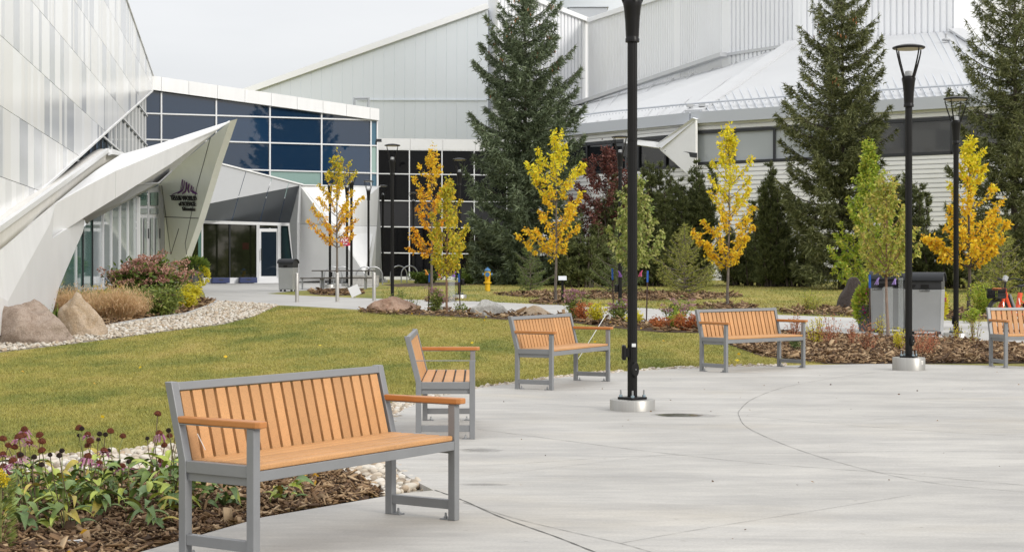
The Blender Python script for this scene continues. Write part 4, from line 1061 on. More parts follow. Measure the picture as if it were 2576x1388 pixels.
for x, Y, lab in far_lamps:
    o = copy_tree(lamp2); o['label'] = lab
    for ch in list(o.children):
        if ch.name.startswith('dented_patch') or (Y > 40 and ch.name.startswith('handhole')):
            for g2 in list(ch.children): bpy.data.objects.remove(g2)
            bpy.data.objects.remove(ch)
    X = (x-CX)/F*Y; o.location = (X, Y, zt(Y)-.06); o.rotation_euler = (0,0,x*.37)
    if Y in (55.5, 45.0, 69.0): MB().box((.10 if Y != 45 else -.1, -.03, .62), (.12,.12,.22)).build('outlet_box', BLK, o, bevel=.03)
    if Y == 71.0: fdc_pole = o

# ---------------- red sign on its post
x, Y = 868, 70.8
sg = thing('hydrant_connection_sign', 'small red sign with white letters FDC and a left arrow, behind the lamp posts', 'sign', W(868,608,Y-.1))
RED = mat('sign_red', (.52,.035,.085), .5)
MB().box((0,0,0), (.44,.02,.36)).build('sign_board', RED, sg)
Rf = Matrix(((1,0,0),(0,0,-1),(0,1,0))).to_4x4(); WHT = mat('sign_white', (.78,.78,.78), .6)
text('FDC', Vector((0,-.014,.0)), .2, WHT, sg, Vector((0,0,0)), 'lettering', Rf, .003, 'CENTER', 1.0, .006)
MB().prism([Vector((-.10,-.012,-.09)), Vector((-.03,-.012,-.03)), Vector((-.03,-.012,-.07)), Vector((.10,-.012,-.07)), Vector((.10,-.012,-.11)), Vector((-.03,-.012,-.11)), Vector((-.03,-.012,-.15))], (0,-.006,0)).build('arrow', WHT, sg)

# ---------------- bollards
BOL = mat('satin_steel_bollard', (.50,.485,.46), .38, .6, var=.05, scale=3)
bl = None
for x, y, lab in [(747,760,'steel bollard left, beside the grey litter bin'),(848.5,759,'middle steel bollard directly below the small yellow tree trunk'),(941,757,'right steel bollard beside the brown boulder')]:
    p = G(x, y)
    if bl is None:
        bl = thing('bollard', lab, 'bollard', p, 0, 'steel bollards along the walkway')
        MB().lathe([(.060,0),(.060,.90),(.055,.915),(.03,.925)], 24).build('post', BOL, bl, smooth=True)
        MB().lathe([(.0615,.855),(.0615,.862)], 24).build('band', ZINC, bl, smooth=True); MB().lathe([(.08,0),(.08,.012)], 24).build('base_ring', BOL, bl)
        o = bl
    else: o = copy_tree(bl); o['label'] = lab
    o.location = p

# ---------------- litter bin on the left
BINB = mat('bin_grey_metal', (.40,.41,.415), .4, .3, var=.04, scale=3); BINT = mat('bin_dark_top', (.036,.037,.041), .5)
def bin_unit(label, group, loc, rz, w, d, h, holes, name='litter_bin'):
    t = thing(name, label, 'bin', loc, rz, group)
    hb3 = h*.735
    mb = MB(); tw = .93
    for (x0, x1, y0, y1) in ((-w/2, w/2, -d/2, d/2),):
        V = [(x0*tw,y0*tw,.07),(x1*tw,y0*tw,.07),(x1*tw,y1*tw,.07),(x0*tw,y1*tw,.07),(x0,y0,hb3),(x1,y0,hb3),(x1,y1,hb3),(x0,y1,hb3)]
        mb.add(V, [(3,2,1,0),(4,5,6,7),(0,1,5,4),(1,2,6,5),(2,3,7,6),(3,0,4,7)])
    mb.build('body', BINB, t, bevel=.008)
    mb = MB()
    V = [(-w/2*.97+.04,-d/2*.985,.10),(w/2*.97-.04,-d/2*.985,.10),(w/2-.045,-d/2-.004,hb3-.02),(-w/2+.045,-d/2-.004,hb3-.02)]
    mb.prism([Vector(v) for v in V], (0,-.012,0)).build('front_door', BINB, t, bevel=.003)
    hood = MB(); k = 12; pr = []
    for i in range(k+1):
        a = math.pi*i/k; pr.append((-.0+math.cos(a)*(d/2+.02), hb3+(h-hb3)*.5+math.sin(a)*(h-hb3)*.5))
    P = [(-w/2+.005, y, z) for y, z in pr]+[(-w/2+.005,-d/2-.0,hb3+.004),(-w/2+.005,d/2,hb3+.004)]
    hood.prism([Vector(q) for q in P], (w-.01,0,0)).build('hood', BINT, t, smooth=True)
    # overhanging curved lid
    lid = MB(); P = [( -w/2-.03, y*1.10, z+.022) for y, z in pr]+[(-w/2-.03, y*1.06, z) for y, z in pr[::-1]]
    lid.prism([Vector(q) for q in P], (w+.06,0,0)).build('lid', mat('bin_lid', (.028,.03,.034), .6, 0, .2), t, smooth=True)
    for (cx_, shape) in holes:
        z = hb3+(h-hb3)*.32
        if shape == 'round': P = [Vector((cx_+.078*math.cos(a), -d/2-.006, z+.078*math.sin(a))) for a in np.linspace(0, 2*math.pi, 20, endpoint=False)]
        else: P = [Vector((cx_+sx_*.082, -d/2-.006, z+sz_*.085)) for sx_, sz_ in ((-1,-1),(1,-1),(1,1),(-1,1))]
        MB().prism(P, (0,-.006,0)).build('opening', mat('bin_opening', (.004,.004,.004), .8), t)
    for sx_ in (-1, 1):
        for sy_ in (-1, 1): MB().box((sx_*w*.36, sy_*d*.36, .035), (.07,.07,.07)).build('foot', BINT, t)
    return t
p = G(725, 733); bin_unit('single grey metal litter bin with a dark domed top by the storefront door', None, (p.x,p.y,p.z), -.25, .62, .56, 1.27, [(0,'square')])
for i, (x, y, lab, hs) in enumerate([(2238,835,'left one of the twin grey recycling bins, behind the leaning thin trunk',[(-.14,'square'),(.15,'round')]),(2326,841,'right one of the twin grey recycling bins, behind the lamp post',[(-.22,'round'),(.04,'square')])]):
    p = G(x, y); u = bin_unit(lab, 'twin recycling bins by the walkway', (p.x,p.y,p.z), -.36 if i else -.30, .76, .66, 1.28, hs, 'recycling_bin')
    text('Landfill', Vector((.04 if i else -.24,-.352,.90)), .075, mat('dark_print', (.06,.06,.06), .7), u, Vector((0,0,0)), 'lettering', Rf, .002, 'CENTER')

# ---------------- fire hydrant
YEL = mat('hydrant_yellow', (.72,.44,.012), .42, var=.05, scale=8); HBL = mat('hydrant_blue', (.05,.17,.36), .45)
p = G(1226.5, 732); hy = thing('fire_hydrant', 'yellow fire hydrant with a blue cap on the lawn by the spruce', 'hydrant', p)
k = .97/.9
MB().lathe([(.105,-.02),(.105,.30),(.15,.305),(.155,.32),(.155,.35),(.15,.36),(.10,.37),(.105,.40),(.115,.74),(.12,.75),(.12,.78),(.105,.79)], 24).build('barrel', YEL, hy, smooth=True)
MB().lathe([(.125,.785),(.13,.80),(.125,.83),(.10,.87),(.06,.90),(.035,.91),(.035,.95),(.001,.95)], 24).build('bonnet', HBL, hy, smooth=True)
for a, r_, l in ((math.pi*1.5, .075, .17), (0, .045, .17), (math.pi, .045, .17)):
    d = Vector((math.cos(a), math.sin(a), 0)); q0 = Vector((0,0,.66))
    MB().tube([q0+d*.08, q0+d*(l-.03)], r_*1.05, 16).build('nozzle', YEL, hy, smooth=True); MB().tube([q0+d*(l-.03), q0+d*(l+.03)], r_*1.2, 16).build('nozzle_cap', HBL, hy, smooth=True)
MB().tube([Vector((.02,-.13,.6)), Vector((.03,-.14,.52)), Vector((.02,-.135,.46))], .012, 5).build('chain', mat('red_tag', (.6,.12,.1), .6), hy)

# ---------------- interpretive sign, tilted white sign
p = G(1415, 764); ip = thing('information_sign', 'small slanted white information plate on a black post beside the yellow tree', 'sign', p)
MB().box((0,0,.36), (.075,.075,.72)).build('post', BLK, ip)
Rt = Matrix.Rotation(math.radians(38), 3, 'X') @ Matrix.Rotation(math.radians(0), 3, 'Z')
MB().box((0,-.02,.78), (.25,.20,.016), Rt).build('plate', mat('sign_plate', (.66,.69,.72), .35), ip)
MB().box((0,-.02,.768), (.265,.215,.012), Rt).build('plate_frame', BLK, ip)
p = G(892, 750); ts_ = thing('tilted_sign', 'blank white square sign leaning askew at the walkway edge', 'sign', (p.x, p.y, p.z))
Rz = Matrix.Rotation(math.radians(-24), 3, 'Y') @ Matrix.Rotation(math.radians(12), 3, 'X')
MB().box((0,0,.26), (.36,.02,.36), Matrix.Rotation(math.radians(-24), 3, 'Y')).build('board', mat('sign_white', (.78,.78,.78), .6), ts_)
MB().tube([Vector((.02,.02,0)), Vector((-.02,.02,.3))], .012, 6).build('stake', ZINC, ts_)

# ---------------- picnic table and bike hoops
p = G(868, 727); pt = thing('picnic_table', 'long dark topped picnic table with benches and steel legs in front of the white block', 'table', p, .05)
TOP = mat('dark_table_plank', (.085,.075,.066), .7, var=.1, scale=8)
for i in range(4): MB().box((-.05, -.28+i*.19, .76), (2.6,.17,.045)).build('top_plank', TOP, pt)
for y in (-.85, .85):
    for i in range(2): MB().box((-.05, y-.1+i*.19, .46), (2.6,.17,.045)).build('seat_plank', TOP, pt)
for x in (-.95, .85):
    for y in (-.3, .3): MB().box((x, y, .37), (.05,.05,.74)).build('leg', mat('galv_leg', (.33,.34,.35), .4, .5), pt)
    for y in (-.9, .9): MB().box((x, y, .22), (.05,.05,.44)).build('leg', mat('galv_leg', (.33,.34,.35), .4, .5), pt)
    MB().box((x,0,.40), (.045,1.9,.045)).build('cross_bar', mat('galv_leg', (.33,.34,.35), .4, .5), pt)
p = G(775+22, 727); p.y -= .6
mb0 = thing('bench_table_end', 'small dark stool bench at the left end of the picnic table', 'bench', (p.x-.1, p.y, p.z), .05)
MB().box((0,0,.45), (1.0,.32,.05)).build('seat', TOP, mb0)
for x in (-.42, .42):
    for y in (-.1, .1): MB().box((x,y,.215), (.05,.05,.43)).build('leg', mat('galv_leg', (.33,.34,.35), .4, .5), mb0)
HOOP = mat('galvanised_hoop', (.42,.43,.44), .35, .7)
hp = None
for x, lab in [(838,'leftmost steel hoop of the rack behind the picnic table'),(862,'second steel hoop behind the picnic table, half hidden by a post'),(918,'steel hoop just left of the post before the white wall'),(940,'steel hoop right of the post before the white wall'),(1003,'larger hoop in front of the black glass, left one of the pair'),(1030,'hoop in front of the black glass, right one of the pair')]:
    Y = 73.5 if x < 990 else 79; 
    if hp is None:
        hp = thing('bike_hoop', lab, 'bike rack', (0,0,0), 0, 'steel bicycle hoops by the white block'); 
        pts = [Vector((-.42,0,0)), Vector((-.42,0,.40))]+[Vector((-.42*math.cos(a), 0, .40+.42*math.sin(a))) for a in np.linspace(0, math.pi, 14)[1:-1]]+[Vector((.42,0,.40)), Vector((.42,0,0))]
        MB().tube(pts, .03, 8).build('hoop', HOOP, hp, smooth=True); MB().box((-.42,0,.006), (.14,.14,.012)).build('foot_plate', HOOP, hp); MB().box((.42,0,.006), (.14,.14,.012)).build('foot_plate', HOOP, hp); o = hp
    else: o = copy_tree(hp); o['label'] = lab
    o.location = at((x-CX)/F*Y, Y); o.rotation_euler = (0,0,.35)
p = G(915, 720); ub = thing('utility_box', 'low grey concrete utility box beside the bike hoops', 'utility box', (p.x, p.y, p.z))
MB().box((0,0,.22), (1.3,.7,.44)).build('box', KERB, ub, bevel=.02); MB().box((0,0,.46), (1.34,.74,.04)).build('lid', KERB, ub)

# ---------------- tree stakes, ribbons, trunk guards
BLU = mat('blue_paint', (.02,.10,.42), .5); RUST = mat('rusty_stake', (.055,.03,.024), .7)
stk = None
for x, y, h, lean, lab in [(1078,786,1.03,.02,'blue tipped stake left of the joe pye plant and the forked sapling'),(1158,786,1.03,-.04,'blue tipped stake right of the forked sapling'),(1544,806,1.25,-.03,'blue tipped stake left of the nearest lamp post'),(1626,812,1.22,.025,'blue tipped stake right of the nearest lamp post'),(2188,842,1.25,.0,'blue tipped stake left of the twin bins')]:
    p = G(x, y)
    if stk is None:
        stk = thing('tree_stake', lab, 'stake', p, 0, 'blue tipped metal stakes holding the saplings')
        MB().box((0,0,.5), (.030,.03,1.0)).build('shaft', RUST, stk); MB().box((0,0,1.14), (.042,.035,.28)).build('painted_tip', BLU, stk); o = stk
    else: o = copy_tree(stk); o['label'] = lab
    o.location = p; o.scale = (1,1,h/1.28); o.rotation_euler = (0, lean, 0)
for x, y, Y, m, lab in [(1101,692,42.5,(.65,.05,.07),'red ribbon hanging beside the forked sapling'),(1146,689,43,(.30,.12,.55),'purple ribbon hanging right of the forked sapling'),(1555,688,38,(.34,.15,.55),'purple ribbon left of the nearest lamp post'),(1616,687,38,(.66,.10,.25),'red and purple ribbon right of the nearest lamp post'),(2212,706,33,(.42,.30,.68),'purple ribbon tied at the left bin lid'),(2256,706,33.2,(.42,.30,.68),'purple ribbon hanging between the twin bins'),(1069,684,43,(.72,.30,.03),'orange ribbon at the left stake tip')]:
    rb = thing('ribbon', lab, 'ribbon', W(x, y, Y)); s = rnd.choice((-1,1)); w = .022
    rm = mat('ribbon_%s' % lab.split()[0]+str(int(m[0]*100)), m, .5)
    for k in range(3):
        q = [Vector((s*.018*k, 0, .07-.015*k)), Vector((s*(.03+.012*k),-.01,.0)), Vector((s*(.02+.036*k),.01,-.08)), ]
        V = []; Fc = []
        for i, a in enumerate(q): V += [a+Vector((-w/2,0,0)), a+Vector((w/2,.015,0)), a+Vector((w/2,.02,.0)), a+Vector((-w/2,.005,0))]
        for i in range(2):
            for j in range(4): Fc.append((i*4+j, i*4+(j+1)%4, i*4+4+(j+1)%4, i*4+4+j))
        MB().add(V, Fc).build('tail', rm, rb)
gm = bpy.data.materials.new('clear_plastic_guard'); gm.use_nodes = True; N = gm.node_tree; b = N.nodes['Principled BSDF']
b.inputs['Base Color'].default_value = (.75,.80,.80,1); b.inputs['Roughness'].default_value = .25
tr = _node(gm, 'ShaderNodeBsdfTransparent'); mxg = _node(gm, 'ShaderNodeMixShader'); mxg.inputs[0].default_value = .07
N.links.new(tr.outputs[0], mxg.inputs[1]); N.links.new(b.outputs[0], mxg.inputs[2]); N.links.new(mxg.outputs[0], N.nodes['Material Output'].inputs['Surface'])
for x, y, h, w, lab in [(1136,760,.9,.22,'clear plastic trunk guard beside the forked sapling'),(2234,853,1.05,.20,'clear plastic guard wrapped round the sapling before the bins'),(2266,845,1.2,.10,'tall narrow clear guard between the twin bins')]:
    p = G(x, y); tg = thing('trunk_guard', lab, 'trunk guard', p)
    MB().lathe([(w/2,0),(w/2*.96,h),(w/2*.94,h),(w/2*.98,0)], 14).build('sleeve', gm, tg, smooth=True); MB().lathe([(w/2*1.03,h*.96),(w/2*1.03,h*.99)], 14).build('rim', gm, tg)

# ---------------- white leaning rod with its hook by the third bench
a, b = G(1450,905)+Vector((0,0,.16)), W(1522,795, 30.5)
rd_ = thing('leaning_rod', 'thin white rod leaning behind the bench left of the nearest lamp post', 'rod', G(1453,905))
q = Vector(rd_.location); MB().tube([q-q, b-q], [.004,.009], 6).build('shaft', mat('white_rod', (.58,.58,.58), .5), rd_)
MB().tube(catmull([b-q, b-q+Vector((.05,0,.05)), b-q+Vector((.10,0,.03)), b-q+Vector((.09,0,-.06))], 4), .010, 6).build('hook', mat('white_rod', (.58,.58,.58), .5), rd_)

# ---------------- orange bicycle at the right edge
ORG = mat('bike_orange', (.74,.085,.022), .35, coat=.4); TYR = mat('tyre_rubber', (.012,.012,.013), .7)
gy_ = 35.0; wx = (2513-CX)/F*gy_; bk_ = thing('bicycle', 'bright orange hire bicycle with a black front basket, cut by the right edge', 'bicycle', at(wx, gy_), .55)
def torus(mb, c, R_, r_, n=40, k=8):
    pts = [Vector((c[0]+R_*math.cos(a), c[1], c[2]+R_*math.sin(a))) for a in np.linspace(0, 2*math.pi, n+1)]
    return mb.tube(pts, r_, k, cap=False)
for cx_ in (0, 1.10):
    wh = torus(MB(), (cx_,0,.34), .315, .026).build('tyre', TYR, bk_, smooth=True)
    torus(MB(), (cx_,0,.34), .285, .012).build('rim', mat('rim_dark', (.03,.03,.032), .4, .4), wh, smooth=True)
    sp = MB()
    for k in range(16): a = k*math.pi/8; sp.tube([Vector((cx_,(-1)**k*.02,.34)), Vector((cx_+.28*math.cos(a),0,.34+.28*math.sin(a)))], .003, 4)
    sp.build('spokes', ZINC, wh); MB().tube([Vector((cx_,-.05,.34)), Vector((cx_,.05,.34))], .035, 12).build('hub', TYR, wh)
    pts = [Vector((cx_+.365*math.cos(a), 0, .34+.365*math.sin(a))) for a in np.linspace(math.radians(30 if cx_ else 60), math.radians(150 if cx_ else 165), 14)]
    mb = MB(); 
    for i in range(len(pts)-1): mb.beam(pts[i], pts[i+1], .06, .012)
    mb.build('mudguard', TYR, bk_)
MB().tube([Vector((0,-.05,.34)), Vector((.07,-.05,.52)), Vector((.13,0,.66))], [.024,.03,.034], 8).build('fork', ORG, bk_, smooth=True)
MB().tube([Vector((0,.05,.34)), Vector((.07,.05,.52)), Vector((.13,0,.66))], [.024,.03,.034], 8).build('fork', ORG, bk_, smooth=True)
MB().tube([Vector((.10,0,.58)), Vector((.185,0,.90))], .052, 12).build('head_tube', ORG, bk_, smooth=True)
MB().tube(catmull([Vector((.17,0,.84)), Vector((.27,0,.60)), Vector((.37,0,.41)), Vector((.48,0,.35)), Vector((.62,0,.37))], 4), .056, 12).build('down_tube', ORG, bk_, smooth=True)
MB().tube([Vector((.56,0,.34)), Vector((.62,0,.56)), Vector((.68,0,.80))], .054, 12).build('seat_tube', ORG, bk_, smooth=True)
for y in (-.06,.06):
    MB().tube([Vector((.56,y,.33)), Vector((1.10,y,.34))], .02, 8).build('chain_stay', ORG, bk_, smooth=True); MB().tube([Vector((.66,y,.62)), Vector((1.10,y,.34))], .016, 8).build('seat_stay', ORG, bk_, smooth=True)
MB().tube([Vector((.68,0,.78)), Vector((.72,0,.94))], .016, 8).build('seat_post', TYR, bk_); 
MB().prism([Vector((.60,-.03,.925)), Vector((.86,-.09,.935)), Vector((.89,0,.945)), Vector((.86,.09,.935)), Vector((.60,.03,.925))], (0,0,.05)).build('saddle', TYR, bk_, bevel=.02)
MB().tube([Vector((.18,0,.88)), Vector((.21,0,1.06))], .024, 8).build('stem', TYR, bk_)
MB().tube(catmull([Vector((.30,-.30,1.10)), Vector((.22,-.18,1.12)), Vector((.19,0,1.07)), Vector((.22,.18,1.12)), Vector((.30,.30,1.10))], 4), .014, 8).build('handlebar', TYR, bk_, smooth=True)
MB().box((.15,-.05,1.12), (.10,.07,.12), Matrix.Rotation(.5, 3, 'Y')).build('display', mat('alu_grey', (.42,.43,.44), .5), bk_, bevel=.01)
for y in (-.3,.3): MB().tube([Vector((.30,y,1.10)), Vector((.40,y,1.08))], .018, 8).build('grip', TYR, bk_)
mb = MB(); 
for z, s in ((.70,.85),(.78,.92),(.86,1.0),(.90,1.02)):
    w2, d2 = .15*s, .17*s; q = [Vector((-.08+sx_*w2, sy_*d2, z)) for sx_, sy_ in ((-1,-1),(1,-1),(1,1),(-1,1))]
    for i in range(4): mb.beam(q[i], q[(i+1)%4], .012, .014)
for i in range(9):
    t = -1+i/4
    for s_ in (-1,1):
        mb.beam(Vector((-.08+t*.128, s_*.145, .69)), Vector((-.08+t*.15, s_*.17, .90)), .01, .01); mb.beam(Vector((-.08+s_*.128, t*.145, .69)), Vector((-.08+s_*.15, t*.17, .90)), .01, .01)
mb.box((-.08,0,.69), (.25,.29,.012)); mb.box((-.08,-.150,.79),(.25,.004,.18)); mb.box((-.08,.150,.79),(.25,.004,.18)); mb.build('basket', TYR, bk_)
MB().box((-.08,-.02,.89), (.16,.16,.05)).build('basket_load', mat('orange_cloth', (.75,.22,.06), .7), bk_, bevel=.02)
MB().tube([Vector((.27,-.05,.76)), Vector((.42,-.05,.47))], .042, 10).build('battery', mat('battery_grey', (.20,.21,.22), .4), bk_, smooth=True)
MB().tube([Vector((.25,-.03,.75)), Vector((.40,-.03,.46))], .05, 10).build('battery_case', TYR, bk_, smooth=True)
torus(MB(), (.53,-.07,.32), .075, .014, 24, 6).build('chain_ring', mat('sign_white', (.78,.78,.78), .6), bk_, smooth=True)
Rb = Matrix.Rotation(math.radians(-15), 4, 'Y') @ Rf
text('1', Vector((.60,-.062,.54)), .22, mat('sign_white', (.78,.78,.78), .6), bk_, Vector((0,0,0)), 'lettering', Rb, .003, 'CENTER')
MB().box((.78,-.05,.52), (.12,.05,.16)).build('lock_box', TYR, bk_, bevel=.01)

# ---------------- boulders
def boulder(name, label, cx_, cy_, prof_w, depth, h, m, seed, sharp=.0, peak=.5, group=None):
    p = G(cx_, cy_); w = prof_w/F*p.y; hh = h/F*p.y; p.y += depth*w*(.30 if cx_ != 68 else 0)
    bm = bmesh.new(); bmesh.ops.create_icosphere(bm, subdivisions=5, radius=1)
    from mathutils import noise as ns
    off = Vector((seed*3.1, seed*1.7, seed*.9))
    for v in bm.verts:
        c = v.co.copy()
        pk = 1-abs(c.x-(peak*2-1))*sharp
        f = 1+.30*ns.noise(c*1.1+off)+.16*ns.noise(c*2.6+off)+.08*abs(ns.noise(c*5+off))+.045*ns.noise(c*9+off)+.03*ns.noise(c*18+off)
        # chipped facets
        for k in range(7):
            d = Vector((math.sin(seed+k*2.4), math.cos(seed*1.3+k*1.9), math.sin(seed*.7+k*3.1))).normalized()
            e = c.dot(d)*f-.80
            if e > 0: f -= e*.8
        v.co = Vector((c.x*w/2*f*1.02, c.y*w/2*depth*f, max(-.25, c.z)*hh*f*(pk if c.z > 0 else 1)))
    me = bpy.data.meshes.new(name); bm.to_mesh(me); bm.free()
    o = link(name, me, None, m); o.location = (p.x, p.y, p.z)
    me.polygons.foreach_set('use_smooth', np.ones(len(me.polygons), dtype=bool)); 
    return setp(o, label, 'boulder', group)
def rockmat(name, cols, sc=3.5):
    m = bpy.data.materials.new(name); m.use_nodes = True; N = m.node_tree; b = N.nodes['Principled BSDF']; tcn = _node(m, 'ShaderNodeTexCoord')
    n1 = _node(m, 'ShaderNodeTexNoise'); n1.inputs['Scale'].default_value = sc; n1.inputs['Detail'].default_value = 10; n1.inputs['Roughness'].default_value = .72; n1.inputs['Distortion'].default_value = .6
    N.links.new(tcn.outputs['Object'], n1.inputs['Vector']); r_ = _node(m, 'ShaderNodeValToRGB'); e = r_.color_ramp.elements
    while len(e) < len(cols): e.new(.5)
    for i, c in enumerate(cols): e[i].position = .28+.44*i/(len(cols)-1); e[i].color = (*c, 1)
    N.links.new(n1.outputs['Fac'], r_.inputs[0])
    n2 = _node(m, 'ShaderNodeTexNoise'); n2.inputs['Scale'].default_value = 45; n2.inputs['Detail'].default_value = 4; N.links.new(tcn.outputs['Object'], n2.inputs['Vector'])
    mm = _node(m, 'ShaderNodeMix'); mm.data_type = 'RGBA'; mm.blend_type = 'MULTIPLY'; mm.inputs['Factor'].default_value = .6
    r2 = _node(m, 'ShaderNodeValToRGB'); r2.color_ramp.elements[0].position = .35; r2.color_ramp.elements[0].color = (.55,.53,.5,1); r2.color_ramp.elements[1].position = .6
    N.links.new(n2.outputs['Fac'], r2.inputs[0]); N.links.new(r_.outputs[0], mm.inputs['A']); N.links.new(r2.outputs[0], mm.inputs['B']); N.links.new(mm.outputs['Result'], b.inputs['Base Color'])
    b.inputs['Roughness'].default_value = .85; bp = _node(m, 'ShaderNodeBump'); bp.inputs['Strength'].default_value = 1.0; bp.inputs['Distance'].default_value = .05
    n3 = _node(m, 'ShaderNodeTexNoise'); n3.inputs['Scale'].default_value = 12; n3.inputs['Detail'].default_value = 12; n3.inputs['Roughness'].default_value = .7
    N.links.new(tcn.outputs['Object'], n3.inputs['Vector']); N.links.new(n3.outputs['Fac'], bp.inputs['Height']); N.links.new(bp.outputs[0], b.inputs['Normal']); return m
RK1 = rockmat('pink_granite', [(.21,.15,.115),(.36,.275,.215),(.45,.36,.295),(.31,.235,.185)]); RK2 = rockmat('tan_sandstone', [(.33,.225,.13),(.46,.34,.22),(.54,.43,.32),(.42,.30,.19)], 2.5)
RK3 = rockmat('brown_granite', [(.22,.12,.08),(.36,.22,.15),(.45,.31,.23),(.30,.18,.12)]); RK4 = rockmat('pale_speckled_granite', [(.30,.29,.26),(.48,.47,.44),(.56,.55,.52),(.42,.40,.36)], 6)
boulder('boulder', 'large pink brown boulder at the left edge on white gravel', 68, 860, 245, .8, 103, RK1, 1.0, .10, .55)
boulder('boulder', 'pointed tan boulder right of the large pink one on white gravel', 203, 846, 135, .9, 96, RK2, 4.6, .42, .40)
boulder('boulder', 'brown boulder in the bark strip between lawn and walkway, left of the forked sapling', 985, 786, 120, .8, 42, RK3, 7.3, .2, .45)
boulder('boulder', 'pale grey speckled boulder in the bark strip right of the forked sapling', 1224, 795, 92, .8, 37, RK4, 9.1, .1, .5)
boulder('boulder', 'low tan boulder just above the back of the middle bench', 1350, 798, 86, .8, 28, RK2, 11.7, .1, .5)
boulder('boulder', 'small tan stone in the flower strip below the yellow shrub', 1496, 812, 44, .8, 22, RK2, 13.7, .1, .5)
p = G(2137, 777); sl = thing('standing_stone', 'dark upright slab stone on the lawn left of the twin bins', 'stone', (p.x, p.y, p.z))
s = p.y/F
MB().prism([Vector(((x-2137)*s, 0, (777-y)*s)) for x, y in [(2108,780),(2112,757),(2118,742),(2132,722),(2140,702),(2148,696),(2158,698),(2166,712),(2168,735),(2165,780)]], (0,.35,0)).build('slab', rockmat('dark_slate', [(.06,.045,.042),(.085,.068,.062),(.11,.09,.082)]), sl, bevel=.03)
# blue crates seen through the storefront glass line, standing outside its foot
for x, lab in [(549,'left blue crate of plants at the foot of the storefront glass'),(618,'right blue crate of plants at the foot of the storefront glass')]:
    p = fp(x, 700, .35); cr_ = thing('plant_crate', lab, 'crate', (p.x, p.y, zt(p.y)), fd.to_track_quat('X', 'Z').to_euler().z, 'blue crates by the storefront')
    MB().box((0,0,.16), (.85,.3,.26)).build('crate_body', CRATE, cr_, bevel=.02); MB().box((0,-.156,.18), (.2,.01,.05)).build('hand_hole', DKMULL, cr_)
# scraps on the ground
for x, y, w_, lab, col in [(188,1380,.06,'crumpled white paper scrap on the bark near the bottom left',(.72,.73,.74)),(428,1188,.02,'tiny white scrap of paper on the bark left of the nearest bench',(.7,.72,.75)),(797,1272,.045,'dry curled yellow leaf on the bark under the nearest bench',(.62,.44,.19))]:
    p = G(x, y); sc_ = MB(); r9 = random.Random(x)
    for k in range(5): sc_.box((r9.uniform(-w_/2,w_/2), r9.uniform(-w_/2,w_/2), .03+r9.uniform(0,w_/3)), (w_*.7, w_*.5, .006), Matrix.Rotation(r9.uniform(-.8,.8), 3, 'X') @ Matrix.Rotation(r9.uniform(0,3), 3, 'Z'))
    o = sc_.build('litter_scrap' if 'leaf' not in lab else 'fallen_leaf', mat('scrap_'+str(x), col, .8)); o.location = p; setp(o, lab, 'litter' if 'leaf' not in lab else 'leaf')
# ================================================================== TREES AND PLANTS
BARK = mat('grey_bark', (.16,.135,.115), .9, var=.3, scale=14, bump=.6, bscale=30, stretch=(1,1,.25))
BARKD = mat('dark_bark', (.085,.068,.055), .9, var=.3, scale=14, bump=.6, bscale=30, stretch=(1,1,.25))
BARKR = mat('red_brown_bark', (.23,.135,.085), .8, var=.25, scale=10)
def norm(a): return a/np.maximum(np.linalg.norm(a, axis=-1, keepdims=True), 1e-9)
def leaf_quads(P, D, size, rng, aspect=.55, fold=.25):
    """P base points, D directions, size array -> folded diamond leaves"""
    n = len(P); D = norm(D); r_ = rng.normal(0, 1, (n, 3)); Sd = norm(np.cross(D, r_)); Nn = np.cross(D, Sd)
    s = size[:,None]; mid = P+D*s*.45+Nn*s*fold*.35
    V = np.stack([P, mid+Sd*s*aspect*.5-Nn*s*fold*.3, P+D*s-Nn*s*fold*.15, mid-Sd*s*aspect*.5-Nn*s*fold*.3], 1).reshape(-1, 3)
    Fq = np.arange(4*n).reshape(-1, 4)
    return V, np.concatenate([Fq[:, [0,1,2]], Fq[:, [0,2,3]]])
def curve_pts(p0, p1, lift, n, wob, rng):
    t = np.linspace(0, 1, n)[:,None]; p = p0+(p1-p0)*t; p[:,2] += lift*np.sin(np.pi*t[:,0])
    p[1:] += np.cumsum(rng.normal(0, wob, (n-1, 3)), 0); return p
